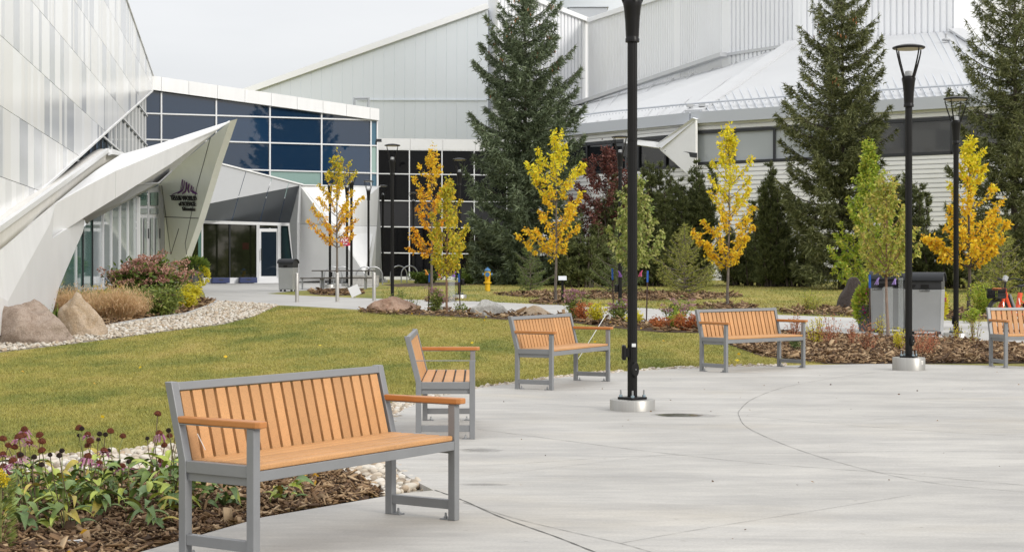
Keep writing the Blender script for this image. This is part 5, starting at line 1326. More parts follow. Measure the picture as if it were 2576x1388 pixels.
def young_tree(label, x, y, top, prof, lm, nleaf, lsize, seed, trunk_r=.035, first=.3, extra=(), bark=None, Y=None, leafdown=.5, nb=42, lean=0.0, group='young autumn trees on the lawn', name='young_tree', steep=1.0, clump=.10):
    """prof: (height fraction 0..1 of the whole tree, half width left, half width right) in picture px"""
    rng = np.random.default_rng(seed)
    p = G(x, y) if Y is None else at((x-CX)/F*Y, Y)
    s = p.y/F; Ht = (y-top)*s if Y is None else H-(top-CY)*s-p.z
    t = thing(name, label, 'tree', p, 0, group)
    pf = np.array(prof); hs_ = pf[:,0]
    def rad(h, a):
        l = np.interp(h, hs_, pf[:,1])*s; r_ = np.interp(h, hs_, pf[:,2])*s; c = math.cos(a); return r_*(1+c)/2+l*(1-c)/2
    # leader
    n = 14; z = np.linspace(0, 1, n); L = np.stack([lean*Ht*z**1.5+np.cumsum(rng.normal(0, .008, n)), np.cumsum(rng.normal(0, .008, n)), z*Ht*.97], 1)
    L[0,:2] = 0
    rr = trunk_r*(1-z*.93); rr[0] *= 1.25
    MB().tube([Vector(v) for v in L], list(rr), 8).build('trunk', bark or BARK, t, smooth=True)
    def lead(zz): return np.array([np.interp(zz, L[:,2], L[:,0]), np.interp(zz, L[:,2], L[:,1]), zz])
    br = MB(); PP = []; DD = []
    specs = []
    for i in range(nb):
        he = first+(1-first)*((i+rng.uniform(.1,.9))/nb)**.95; a = i*2.399+rng.uniform(-.4,.4)
        specs.append((he, a, rad(he, a)*rng.uniform(.72, 1.10)))
    for (he, a, q) in extra: specs.append((he, a, q*s))
    wts = []
    for he, a, R_ in specs:
        rise = max(.12*Ht, R_*rng.uniform(.75, 1.35)*steep); z0 = max(first*Ht*.80, he*Ht-rise); z0 = min(z0, Ht*.93)
        p0 = lead(z0); c = lead(min(he*Ht, Ht*.96)); p1 = np.array([c[0]+math.cos(a)*R_, c[1]+math.sin(a)*R_, he*Ht])
        C = curve_pts(p0, p1, -.10*R_, 8, .012, rng); LB = float(np.linalg.norm(p1-p0))
        br.tube([Vector(v) for v in C], list(np.linspace(trunk_r*.5*(1-he*.5), .004, 8)), 4, cap=False)
        m = max(10, int(LB*40)); wts.append((C, LB))
    tot = sum(w[1]**1.1 for w in wts)
    for C, LB in wts:
        m = int(nleaf*LB**1.1/tot)
        if m < 6: continue
        ng = max(3, int(m/6.5)); tg = rng.beta(1.5, .85, ng)*.93+.07; ki = np.minimum((tg*7).astype(int), 6); fg = (tg*7-ki)[:,None]
        g0 = C[ki]*(1-fg)+C[ki+1]*fg; bd = norm(C[-1]-C[0]); td = norm(bd*.75+rng.normal(0, .62, (ng,3))+np.array([0,0,.18]))
        tl = (clump*rng.uniform(.6, 1.9, ng)*(.7+.5*LB)*(1.15-.7*tg))[:,None]
        gi = rng.integers(0, ng, m); u = rng.uniform(.1, 1.05, m)[:,None]
        base = g0[gi]+td[gi]*tl[gi]*u+rng.normal(0, lsize*.28, (m,3))
        d = td[gi]*.45+rng.normal(0, .5, (m, 3)); d[:,2] -= leafdown
        PP.append(base); DD.append(d)
        for q in range(min(ng, 14)): br.tube([Vector(g0[q]), Vector(g0[q]+td[q]*tl[q])], [.0035, .0015], 3, cap=False)
    br.build('branches', bark or BARK, t)
    # leading shoot
    m = int(nleaf*.05); zz = rng.uniform(.78, 1.0, m); base = np.stack([lead(q*Ht) for q in zz])+rng.normal(0, lsize*.9, (m,3)); PP.append(base); dd = rng.normal(0,.6,(m,3)); dd[:,2] -= leafdown*.4; DD.append(dd)
    P_ = np.concatenate(PP); D_2 = np.concatenate(DD)
    mats_ = lm if isinstance(lm, (list, tuple)) and not hasattr(lm, 'name') else [(0.0, lm)]
    szs = lsize*rng.uniform(.65, 1.25, len(P_))
    if len(mats_) == 1:
        V, Fq = leaf_quads(P_, D_2, szs, rng); mesh_np('crown', V, Fq, mats_[0][1], t)
    else:                      # crown turns colour with height: lower leaves and upper leaves
        hfrac = (P_[:,2]/Ht-first)/(1-first)+rng.normal(0, .12, len(P_)); th = [q[0] for q in mats_]+[9]
        for i in range(len(mats_)):
            sel = (hfrac >= (th[i] if i else -9)) & (hfrac < th[i+1])
            if sel.sum() > 3: V, Fq = leaf_quads(P_[sel], D_2[sel], szs[sel], rng); mesh_np('crown', V, Fq, mats_[i][1], t)
    return t
def tufts(P, D, size, rng, k=4, wid=.16, spread=.7):
    n = len(P); D = norm(D); V = []; 
    for j in range(k):
        d = norm(D+rng.normal(0, spread, (n,3))); sd = norm(np.cross(d, rng.normal(0,1,(n,3)))); L = size*rng.uniform(.6,1.2,n)
        V.append(np.stack([P-sd*(L*wid)[:,None], P+sd*(L*wid)[:,None], P+d*L[:,None]], 1))
    V = np.concatenate(V, 0).reshape(-1, 3); return V, np.arange(len(V)).reshape(-1, 3)
def conifer(label, x, y, top, halfw, m, seed, Y=None, first=.03, whorl=.34, nper=9, droop=-.25, tipup=.35, dens=46, tsize=.24, power=.85, name='spruce_tree', group='tall spruces and pines along the building', trunk_r=.16, cat='tree', bark=None, hang=.25, wid=.16, irregular=.16, tk=4, cones=None, prof=None):
    rng = np.random.default_rng(seed); p = G(x, y) if Y is None else at((x-CX)/F*Y, Y); s = p.y/F; Ht = H-(top-CY)*s-p.z; R0 = halfw*s
    t = thing(name, label, cat, p, 0, group)
    MB().tube([Vector((0,0,-.1)), Vector((0,0,Ht*.3)), Vector((.03,0,Ht*.7)), Vector((0,0,Ht*.985))], [trunk_r, trunk_r*.78, trunk_r*.36, .012], 9).build('trunk', bark or BARKD, t, smooth=True)
    PP = []; DD = []; SS = []; br = MB(); z = first*Ht; CO = []
    side = rng.normal(0, .08, 8)
    while z < Ht*.985:
        fr = z/Ht; Rz = R0*(1-fr)**power if prof is None else s*float(np.interp(fr, [q[0] for q in prof], [q[1] for q in prof])); n = max(4, int(nper*(1-fr*.45))); a0 = rng.uniform(0, 6.28)
        for i in range(n):
            a = a0+6.283*i/n+rng.normal(0, .16); Lb = Rz*rng.uniform(1-irregular*1.6, 1+irregular)*(1+side[int(a/6.283*8) % 8]); 
            if Lb < .08: Lb = .08
            d = np.array([math.cos(a), math.sin(a), 0]); sl = droop*(1-fr)+.35*fr+rng.normal(0, .07)
            nseg = 7; tt = np.linspace(0, 1, nseg); C = d[None]*Lb*tt[:,None]; C[:,2] = z+Lb*(sl*tt+tipup*tt**2.4); C[:,2] += rng.normal(0,.02,nseg)
            C = C+np.array([0,0,0])
            if Lb > .35: br.tube([Vector(v) for v in C], list(np.linspace(.012+.012*Lb, .004, nseg)), 4, cap=False)
            m_ = max(4, int(Lb*dens*(1+.3*rng.normal()))+4)
            q = rng.beta(1.35, 1.0, m_); k = np.minimum((q*(nseg-1)).astype(int), nseg-2); f = (q*(nseg-1)-k)[:,None]; B = C[k]*(1-f)+C[k+1]*f
            lat = rng.normal(0, .5, m_)*(.10+.34*Lb*(1-q)**.8*np.minimum(1, q*3)); sd = np.array([-d[1], d[0], 0])
            B = B+sd[None]*lat[:,None]; B[:,2] -= np.abs(lat)*.25+rng.exponential(hang*.45, m_)*np.minimum(1, Lb)*.8
            dd = d[None]*.75+sd[None]*np.sign(lat)[:,None]*.55+rng.normal(0, .25, (m_,3)); dd[:,2] += .12-hang*.9
            PP.append(B); DD.append(dd); SS.append(tsize*rng.uniform(.6,1.2,m_)*(1-.35*fr))
            if cones and fr > .60 and rng.uniform() < .34:
                for q_ in range(int(rng.integers(2,6))): CO.append(C[-2]+rng.normal(0,.12,3)-np.array([0,0,.10]))
        z += whorl*rng.uniform(.8,1.2)*(1-.35*fr)
    m_ = int(Ht*12); zz = rng.uniform(.86,1.0,m_)*Ht; PP.append(np.stack([rng.normal(0,.05,m_), rng.normal(0,.05,m_), zz],1)); DD.append(np.tile([0,0,1.0],(m_,1))+rng.normal(0,.5,(m_,3))); SS.append(np.full(m_, tsize*.7))
    br.build('branches', bark or BARKD, t)
    V, Fq = tufts(np.concatenate(PP), np.concatenate(DD), np.concatenate(SS), rng, tk, wid*.66); mesh_np('crown', V, Fq, m, t)
    if CO:
        mb = MB()
        for c in CO: mb.tube([Vector(c), Vector(c)-Vector((0,0,.06)), Vector(c)-Vector((0,0,.14))], [.012,.030,.008], 5)
        o = mb.build('cones', cones, t); o['kind'] = 'stuff'
    return t
def bushy_pine(label, x, y, top, halfw, m, seed, Y, nl=14, group='dark pines in front of the white siding', lw=.62):
    """a many stemmed pine: a bundle of upright plumes"""
    rng = np.random.default_rng(seed); p = at((x-CX)/F*Y, Y); s = Y/F; Ht = H-(top-CY)*s-p.z; R0 = halfw*s
    t = thing('pine_tree', label, 'tree', p, 0, group); PP=[];DD=[];SS=[]; br = MB()
    for i in range(nl):
        a = rng.uniform(0, 6.28); rr = R0*math.sqrt(rng.uniform(.02,1))*.85; hx = Ht*rng.uniform(.62, 1.0)*(1-.25*(rr/R0)**2); 
        if i == 0: rr, hx = 0, Ht
        C0 = np.array([math.cos(a)*rr*.6, math.sin(a)*rr*.6, 0]); C1 = np.array([math.cos(a)*rr, math.sin(a)*rr, hx])
        C = curve_pts(C0, C1, 0, 8, .03, rng); C[:, :2] += (C1[:2]-C0[:2])*.25*np.sin(np.linspace(0,math.pi,8))[:,None]
        br.tube([Vector(v) for v in C], list(np.linspace(.06,.012,8)), 5, cap=False)
        m_ = int(hx*260); q = rng.uniform(.06,1,m_)**.8; k = np.minimum((q*7).astype(int),6); f=(q*7-k)[:,None]; B = C[k]*(1-f)+C[k+1]*f
        # side shoots
        ns = int(hx*15); gi = rng.integers(0,ns,m_); qa = rng.uniform(.01,.98,ns)
        ka = np.minimum((qa*7).astype(int),6); fa=(qa*7-ka)[:,None]; Gs = C[ka]*(1-fa)+C[ka+1]*fa; aa = rng.uniform(0,6.28,ns); ll = lw*(1-qa*.72)*rng.uniform(.5,1.2,ns)
        tip = np.stack([np.cos(aa)*ll, np.sin(aa)*ll, ll*.55],1); u = rng.uniform(.2,1,m_)[:,None]
        B = Gs[gi]+tip[gi]*u+rng.normal(0,.035,(m_,3)); dd = tip[gi]*1.2+rng.normal(0,.16,(m_,3)); dd[:,2] += .28
        PP.append(B);DD.append(dd);SS.append(.16*rng.uniform(.6,1.2,m_))
    br.build('trunk', BARKD, t); V,Fq = tufts(np.concatenate(PP),np.concatenate(DD),np.concatenate(SS),rng,4,.11,.5); mesh_np('crown',V,Fq,m,t); return t

SPR = leafmat('blue_spruce_needles', [(.050,.068,.034),(.115,.152,.078),(.18,.225,.125),(.27,.315,.20)], .15, .6)
SPG = leafmat('green_spruce_needles', [(.048,.060,.022),(.12,.14,.05),(.195,.21,.085),(.27,.275,.13)], .15, .6)
PINE = leafmat('pine_needles', [(.045,.060,.022),(.11,.135,.045),(.175,.20,.075),(.24,.255,.11)], .15, .6)
LARCH = leafmat('larch_needles', [(.18,.22,.045),(.32,.36,.075),(.44,.44,.11),(.52,.46,.16)], .35, .6)
LARCHD = leafmat('dark_larch_needles', [(.09,.13,.045),(.17,.22,.075),(.25,.30,.11)], .3, .6)
CONE = mat('spruce_cone', (.30,.13,.05), .8)
conifer('big blue green spruce left of the nearest lamp post', 1320, 727, -24, 152, SPR, 11, Y=74, first=.02, nper=8, dens=104, cones=CONE, whorl=.62, tsize=.31, droop=-.42, tipup=.50, prof=[(0,128),(.12,150),(.3,146),(.5,140),(.7,124),(.84,92),(.93,50),(1,5)], irregular=.2, hang=.3)
conifer('tall spruce behind the green birch and left of the second lamp post', 2118, 712, -62, 142, SPG, 12, Y=66, first=.07, nper=8, dens=104, cones=CONE, whorl=.60, tsize=.28, droop=-.40, tipup=.50, prof=[(0,110),(.15,138),(.45,140),(.56,124),(.7,108),(.815,88),(.876,68),(.92,46),(1,5)], irregular=.2, hang=.34)
conifer('spruce cut by the right picture edge behind the orange leaved tree', 2552, 716, -110, 150, SPG, 13, Y=62, first=.05, nper=8, dens=88, whorl=.60, tsize=.27, droop=-.35, tipup=.48, prof=[(0,120),(.2,150),(.55,146),(.66,118),(.76,96),(.87,58),(1,5)], irregular=.26, hang=.3)
PN = 'dark pines in front of the white siding'
bushy_pine('tall narrow dark pine right of the yellow tree with the bench in front', 1938, 700, 408, 56, PINE, 21, 70, 20)
bushy_pine('dark pine between the second lamp post and the orange leaved tree', 2288, 702, 428, 58, PINE, 22, 70, 18)
bushy_pine('wide dark pine just right of the nearest lamp post', 1662, 700, 402, 74, PINE, 23, 71, 28)
bushy_pine('dark pine with ragged top left of the orange yellow tree', 1752, 700, 398, 62, PINE, 24, 72, 24)
bushy_pine('dark pine under the dark red tree, left of the nearest lamp post', 1540, 702, 446, 56, PINE, 25, 70, 18)
bushy_pine('low dark pine at the foot of the blue spruce', 1215, 702, 570, 60, PINE, 26, 76, 16)
bushy_pine('dark pine behind the yellow tree trunk', 1462, 703, 540, 76, PINE, 27, 69, 22)
bushy_pine('dark low pine behind the pale sapling before the bins', 2230, 704, 560, 84, PINE, 28, 69, 24)
bushy_pine('dark low pine behind the tall pine, left of the second spruce', 1880, 703, 545, 88, PINE, 29, 72, 26)
bushy_pine('dark low pine behind the spindly larch at the right', 2400, 705, 520, 88, PINE, 30, 68, 24)
bushy_pine('dark low pine at the far right behind the bicycle', 2540, 706, 520, 90, PINE, 31, 66, 24)
bushy_pine('dark low pine hidden behind the nearest lamp post', 1600, 703, 500, 70, PINE, 32, 73, 20)
bushy_pine('dark low pine at the left foot of the second spruce', 2000, 704, 590, 80, PINE, 33, 70, 22)
RED = leafmat('dark_red_leaves', [(.055,.018,.016),(.11,.036,.03),(.18,.062,.05),(.25,.11,.085)], .3)
young_tree('dark red leaved tree behind the yellow tree, left of the nearest lamp post', 1530, 700, 372, [(.2,20,20),(.4,75,70),(.7,92,80),(.9,60,60),(1,12,12)], RED, 9000, .13, 33, trunk_r=.06, first=.25, Y=70, group='trees along the building', nb=60, clump=.2)

larch = lambda lab, x, y, top, hw, sd, m=LARCH, dn=30, Y=None: conifer(lab, x, y, top, hw, m, sd, Y=Y, first=.05, whorl=.16, nper=5, droop=.12, tipup=.35, dens=dn, tsize=.135, power=.80, name='larch_tree', group='feathery larches on the lawn', trunk_r=.035, hang=.12, wid=.10, irregular=.30, tk=3, bark=BARK)
larch('yellow green feathery larch right of the nearest lamp post', 1722, 741, 562, 92, 41, LARCH, 62)
larch('small blue green larch at the left foot of the yellow tree', 1334, 733, 598, 56, 42, LARCHD, 60)
larch('green feathery larch half hidden behind the nearest lamp post', 1556, 742, 560, 74, 43, LARCHD, 52)
larch('spindly larch with bare leading shoot behind the bicycle', 2520, 772, 545, 84, 44, LARCH, 52)

YO = leafmat('yellow_orange_leaves', [(.70,.36,.026),(.84,.54,.032),(.88,.64,.04),(.80,.66,.05)], .4)
YE = leafmat('clear_yellow_leaves', [(.56,.56,.03),(.74,.68,.04),(.86,.74,.05),(.84,.62,.035)], .4)
YG = leafmat('yellow_green_leaves', [(.32,.37,.045),(.50,.48,.045),(.68,.54,.045),(.78,.54,.04)], .4)
OR = leafmat('orange_leaves', [(.68,.26,.024),(.84,.42,.03),(.88,.52,.032),(.86,.60,.055)], .4)
GR = leafmat('fresh_green_leaves', [(.20,.31,.035),(.32,.43,.05),(.44,.50,.065),(.56,.52,.08)], .4)
OL = leafmat('olive_leaves', [(.28,.33,.06),(.40,.44,.08),(.52,.50,.10),(.60,.46,.13)], .35)
GA = leafmat('apple_green_leaves', [(.17,.24,.055),(.31,.37,.09),(.42,.44,.13),(.50,.48,.20)], .35)
young_tree('small yellow tree in front of the white block with the red sign', 848, 742, 388, [(.34,8,8),(.42,48,40),(.52,66,58),(.7,58,60),(.85,40,62),(.95,14,40),(1,3,6)], [(0,OR),(.22,YO),(.62,YG)], 3300, .10, 51, trunk_r=.05, first=.42, nb=28, leafdown=.6)
young_tree('tall thin orange tree before the black glass wing', 1086, 741, 368, [(.28,30,8),(.34,58,18),(.45,60,26),(.6,48,46),(.8,56,38),(.93,28,22),(1,4,4)], [(0,OR),(.5,YO)], 3500, .095, 52, trunk_r=.05, first=.33, nb=26, leafdown=.6, extra=[(.40,math.pi,58),(.32,math.pi*1.05,60)])
young_tree('yellow green sapling forked low, beside the blue tipped stakes', 1124, 789, 452, [(.28,10,12),(.38,38,46),(.55,46,62),(.72,40,62),(.88,14,30),(1,2,3)], YG, 3300, .085, 53, trunk_r=.032, first=.34, bark=BARKR, nb=30, leafdown=.7, steep=1.5)
young_tree('bright yellow tree with an orange lower crown, left of the nearest lamp post', 1398, 762, 330, [(.28,22,14),(.36,62,44),(.46,50,58),(.6,58,66),(.72,66,60),(.82,78,74),(.9,46,50),(1,8,12)], [(0,YO),(.50,YE)], 4000, .108, 54, trunk_r=.048, first=.32, nb=30, extra=[(.40,math.pi,92),(.43,math.pi*.96,80),(.80,math.pi,74),(.80,0,72)])
young_tree('green drooping leaved apple sapling right behind the nearest lamp post', 1596, 809, 438, [(.40,16,16),(.48,64,66),(.58,66,72),(.72,42,56),(.86,40,36),(.94,20,20),(1,3,3)], GA, 3600, .095, 55, trunk_r=.032, first=.44, bark=BARKR, nb=30, leafdown=.8, steep=1.5)
young_tree('golden yellow tree right of the nearest lamp post above the bench', 1830, 773, 318, [(.24,20,12),(.34,72,44),(.45,74,68),(.6,50,70),(.72,56,62),(.82,40,58),(.88,24,22),(1,6,10)], [(0,YO),(.40,YE)], 4700, .098, 56, trunk_r=.046, first=.27, nb=36, extra=[(.42,math.pi,88),(.40,math.pi*1.04,80)])
young_tree('bright green birch clump behind the pale sapling, left of the second lamp post', 2184, 771, 358, [(.02,10,10),(.16,30,20),(.24,116,60),(.4,96,70),(.6,66,58),(.8,40,46),(.93,16,18),(1,4,4)], GR, 9500, .10, 57, trunk_r=.045, first=.10, nb=70, group='green birches by the bins', leafdown=.5)
young_tree('olive green sapling with a thin reddish trunk in front of the twin bins', 2234, 853, 438, [(.44,24,40),(.52,86,92),(.64,80,84),(.8,66,66),(.92,40,44),(1,5,8)], OL, 2900, .09, 58, trunk_r=.036, first=.47, bark=BARKR, nb=34, leafdown=.8, steep=1.3)
young_tree('deep orange yellow maple right of the twin bins', 2437, 790, 346, [(.25,14,12),(.36,90,74),(.44,112,70),(.52,70,92),(.62,56,106),(.74,40,58),(.86,36,44),(1,6,12)], [(0,YO),(.6,YE)], 4300, .112, 59, trunk_r=.055, first=.33, bark=BARKD, nb=30, extra=[(.45,math.pi,116),(.42,math.pi*.97,100),(.53,0,102),(.45,.1,92)])

# ---------------- shrubs, perennials and grasses
def shrub(name, label, cat, x, y, w, h, lm, n, ls, seed, stems=BARKD, flower=None, fn_=0, fs=.05, depth=.8, top=.8, group=None, upright=.4, Y=None, nst=12):
    rng = np.random.default_rng(seed); p = G(x, y); s = p.y/F; a_ = w/2*s; hh = h*s
    t = thing(name, label, cat, p, 0, group)
    mb = MB(); ends = []
    for k in range(nst):
        a = rng.uniform(0, 6.28); q = math.sqrt(rng.uniform(.05,1)); e = np.array([math.cos(a)*q*a_*.9, math.sin(a)*q*a_*depth*.9, hh*rng.uniform(.6,.98)*(1-.35*q*q)])
        C = curve_pts(np.array([e[0]*.25, e[1]*.25, 0]), e, 0, 5, .006, rng); mb.tube([Vector(v) for v in C], list(np.linspace(.006,.0025,5)*(1 if hh < 1 else 1.6)), 4, cap=False); ends.append(C)
    mb.build('stems', stems, t)
    E = np.stack(ends); i = rng.integers(0, nst, n); q = rng.beta(1.5,1.0,n)*3.999; k = q.astype(int); f = (q-k)[:,None]
    B = E[i,k]*(1-f)+E[i,k+1]*f+rng.normal(0,1,(n,3))*np.array([a_*.16,a_*.16*depth,hh*.06])
    B[:,2] = np.maximum(B[:,2], .02)
    d = rng.normal(0,.7,(n,3)); d[:,2] = np.abs(d[:,2])*upright+rng.normal(0,.3,n)
    V,Fq = leaf_quads(B,d,ls*rng.uniform(.6,1.25,n),rng,.42); mesh_np('foliage',V,Fq,lm,t)
    if flower and fn_:
        c = E[rng.integers(0,nst,fn_),4]+rng.normal(0,1,(fn_,3))*np.array([a_*.20,a_*.2*depth,hh*.05]); m = 42
        dr = norm(rng.normal(0,1,(fn_*m,3))*np.array([1,1,.45])+np.array([0,0,.25])); R_ = np.repeat(fs*rng.uniform(.6,1.25,fn_),m)
        PB = np.repeat(c,m,0)+dr*(R_*rng.uniform(.3,1,fn_*m))[:,None]*np.array([1,1,.6]); V,Fq = leaf_quads(PB,dr,np.full(fn_*m,fs*.36),rng,.8); mesh_np('flowers',V,Fq,flower,t)
    return t
MAUVE = leafmat('mauve_flowers', [(.30,.13,.17),(.46,.24,.29),(.56,.34,.38),(.42,.20,.25)], .2); ROSE = leafmat('dusty_rose_flowers', [(.33,.15,.115),(.47,.25,.19),(.56,.34,.27),(.40,.20,.15)], .2)
DKG = leafmat('deep_green_leaves', [(.07,.12,.022),(.14,.21,.036),(.22,.27,.055)], .3); MDG = leafmat('mid_green_leaves', [(.12,.17,.04),(.22,.27,.06),(.31,.34,.09)], .3)
BRT = leafmat('golden_shrub_leaves', [(.50,.50,.04),(.72,.64,.05),(.80,.68,.06),(.58,.58,.05)], .4); TAN = leafmat('tan_grass', [(.52,.31,.15),(.66,.45,.25),(.76,.57,.36),(.52,.40,.18)], .4)
RUS = leafmat('rusty_leaves', [(.38,.09,.035),(.52,.17,.06),(.60,.27,.09),(.44,.16,.10)], .35); SEED = leafmat('dark_seed_heads', [(.035,.018,.014),(.07,.03,.022),(.10,.05,.03)], 0); YFL = leafmat('yellow_flowers', [(.60,.46,.02),(.66,.54,.03)], .3)
PNK = leafmat('magenta_petunias', [(.42,.01,.12),(.55,.02,.20),(.50,.05,.25)], .3)
shrub('joe_pye_shrub', 'big dome of dusty pink joe pye flowers by the entrance', 'shrub', 372, 768, 215, 128, DKG, 5200, .17, 61, flower=ROSE, fn_=150, fs=.16, nst=34)
shrub('golden_shrub', 'golden yellow shrub at the right end of the entrance bed', 'shrub', 468, 778, 78, 54, BRT, 2600, .085, 62, nst=18)
shrub('golden_shrub', 'smaller golden shrub behind, below the pink flower dome', 'shrub', 484, 755, 60, 52, BRT, 1800, .085, 63, nst=14)
shrub('dark_seedhead_plant', 'dark brown seed heads on thin stems left of the entrance glass', 'plant', 150, 792, 86, 84, MDG, 900, .10, 64, flower=SEED, fn_=46, fs=.05, nst=22, stems=mat('dry_stem', (.13,.09,.055), .9))
shrub('coneflower_patch', 'green perennials with dark seed heads in front of the golden shrub', 'plant', 395, 796, 150, 84, MDG, 3800, .12, 65, flower=SEED, fn_=70, fs=.045, nst=34)
shrub('yellow_daisy_patch', 'yellow flowering perennials behind the tan grass', 'plant', 282, 782, 170, 68, MDG, 2200, .11, 66, flower=YFL, fn_=46, fs=.075, nst=30)
shrub('seedhead_patch', 'green and brown perennials with seed heads above the tan grass', 'plant', 330, 790, 130, 74, MDG, 2600, .11, 67, flower=SEED, fn_=60, fs=.045, nst=30)
def grass_clump(name, label, x, y, w, h, m, n, seed, group=None, lean=.75, wid=.004):
    rng = np.random.default_rng(seed); p = G(x, y); s = p.y/F; a_ = w/2*s; hh = h*s; t = thing(name, label, 'grass clump', p, 0, group)
    a = rng.uniform(0,6.28,n); q = np.sqrt(rng.uniform(0,1,n)); B = np.stack([np.cos(a)*q*a_*.6, np.sin(a)*q*a_*.45, np.zeros(n)],1); L = hh*rng.uniform(.45,1.2,n)*(1.1-.55*q*q)
    out = np.stack([np.cos(a),np.sin(a),np.zeros(n)],1)*(q*lean*rng.uniform(.4,1.2,n))[:,None]+rng.normal(0,.15,(n,3)); out[:,2] = 0
    M_ = B+out*L[:,None]*.4+np.array([0,0,1])*L[:,None]*.62; T_ = B+out*L[:,None]*1.0+np.array([0,0,1])*(L*rng.uniform(.6,1.0,n))[:,None]
    sd = norm(np.cross(T_-B, rng.normal(0,1,(n,3))))*wid*s*110
    V = np.stack([B-sd,B+sd,M_+sd*.8,M_-sd*.8,T_],1).reshape(-1,3); k = np.arange(n)[:,None]*5
    Fq = np.concatenate([k+np.array([[0,1,2]]),k+np.array([[0,2,3]]),k+np.array([[3,2,4]])]); mesh_np('blades',V,Fq,m,t)
    h2 = int(n*.5); D2 = rng.normal(0,.3,(h2,3)); D2[:,2] += .5; V,Fq = leaf_quads(T_[:h2],D2,np.full(h2,.10),rng,.15); mesh_np('seed_plumes',V,Fq,m,t)['kind'] = 'stuff'; return t
grass_clump('tan_grass_clump', 'tan feathery grass directly right of the pointed boulder', 292, 806, 125, 84, TAN, 4200, 71, 'tan feathery grasses of the entrance bed')
grass_clump('tan_grass_clump', 'tan feathery grass behind the two boulders', 190, 800, 150, 72, TAN, 4200, 72, 'tan feathery grasses of the entrance bed')
grass_clump('tan_grass_clump', 'tan feathery grass with green tint, rightmost of the entrance grasses', 332, 802, 84, 66, TAN, 1800, 73, 'tan feathery grasses of the entrance bed')
grass_clump('iris_clump', 'green sword leaved clump in the gap between the two left boulders', 147, 815, 60, 44, DKG, 160, 74, None, .55, .03)
grass_clump('blue_grass_tuft', 'small blue green grass tuft on the walkway edge left of the middle bench', 1445, 795, 26, 26, LARCHD, 240, 75)
# planter pot
p = G(492, 738); pp_ = thing('planter_pot', 'tall dark grey planter pot with trailing golden foliage by the storefront', 'planter', (p.x, p.y, p.z))
MB().lathe([(.20,0),(.30,.85),(.27,.86),(.25,.80)], 20).build('pot', mat('slate_pot', (.10,.105,.115), .5), pp_, smooth=True)
def puff(parent, name, c, r, m, n, ls, seed, flat=(1,1,1)):
    rng = np.random.default_rng(seed); d = norm(rng.normal(0,1,(n,3))); B = np.array(c)+d*(r*rng.uniform(.35,1,n)**.5)[:,None]*np.array(flat); V,Fq = leaf_quads(B,d+np.array([0,0,.3]),ls*rng.uniform(.6,1.2,n),rng,.6); return mesh_np(name,V,Fq,m,parent)
puff(pp_, 'green_foliage', (-.05,0,1.05), .48, DKG, 1100, .14, 81, (1.1,.9,.62)); puff(pp_, 'golden_foliage', (.32,-.1,.70), .26, BRT, 420, .10, 82, (.8,.8,1.4))
for x, y, lab, sd, dx in [(2198,838,'planter of magenta petunias and lime vines left of the twin bins',83,0),(2372,832,'planter of magenta petunias and lime vines right of the twin bins',84,0)]:
    p = G(x, y); p.y += .7; pl_ = thing('flower_planter', lab, 'planter', at(p.x, p.y), 0, 'petunia planters flanking the bins'); MB().lathe([(.16,0),(.22,.55),(.20,.56)], 16).build('pot', mat('slate_pot', (.10,.105,.115), .5), pl_)
    puff(pl_, 'lime_foliage', (0,0,.55), .40, BRT if sd == 84 else GR, 1500, .10, sd, (.62,.6,1.15)); puff(pl_, 'flowers', (0,-.10,.62), .36, PNK, 80, .085, sd+5, (.6,.65,.9))
# walkway strip perennials
jp = [(1089,787,62,66,'joe pye plant with mauve heads between the blue tipped stakes',91),(1452,806,76,86,'mauve joe pye plant above the back of the middle bench',92),(1556,808,64,62,'mauve joe pye plant just left of the nearest lamp post',93),(1704,818,86,74,'mauve joe pye plant left of the bench before the bark bed',94)]
for x, y, w, h, lab, sd in jp: shrub('joe_pye_plant', lab, 'plant', x, y, w, h, MDG, 760, .085, sd, flower=MAUVE, fn_=26, fs=.075, nst=14, group='joe pye plants along the walkway')
shrub('rusty_shrub', 'rust red shrub right of the middle bench back', 'shrub', 1470, 809, 56, 58, RUS, 1200, .06, 95, nst=14, group='low autumn shrubs of the walkway strip')
shrub('yellow_shrub', 'yellow leaved shrub right of the rust red one', 'shrub', 1506, 812, 56, 56, BRT, 1000, .06, 96, nst=14, group='low autumn shrubs of the walkway strip')
shrub('yellow_shrub', 'yellow leaved shrub behind the nearest lamp post', 'shrub', 1596, 817, 66, 44, BRT, 760, .06, 97, nst=14, group='low autumn shrubs of the walkway strip')
shrub('rusty_shrub', 'rust and green shrub touching the left end of the bench before the bark bed', 'shrub', 1726, 832, 70, 56, RUS, 1400, .06, 98, nst=16, group='low autumn shrubs of the walkway strip')
shrub('rusty_shrub', 'low rust brown shrub right of the nearest lamp post', 'shrub', 1664, 830, 70, 40, RUS, 900, .055, 99, nst=14, group='low autumn shrubs of the walkway strip')
shrub('green_shrub', 'fresh green shrub among the rust ones right of the nearest lamp post', 'shrub', 1700, 829, 42, 58, GR, 700, .07, 100, nst=10, group='low autumn shrubs of the walkway strip')
shrub('green_weed', 'tall thin green plant behind the brown boulder', 'plant', 1000, 779, 50, 62, MDG, 420, .07, 101, nst=12); shrub('green_weed', 'small leafy plant at the foot of the right blue tipped stake', 'plant', 1160, 789, 32, 36, MDG, 160, .08, 102, nst=6); shrub('green_weed', 'thin green stems right of the brown boulder', 'plant', 1040, 784, 46, 44, MDG, 220, .06, 103, nst=9)
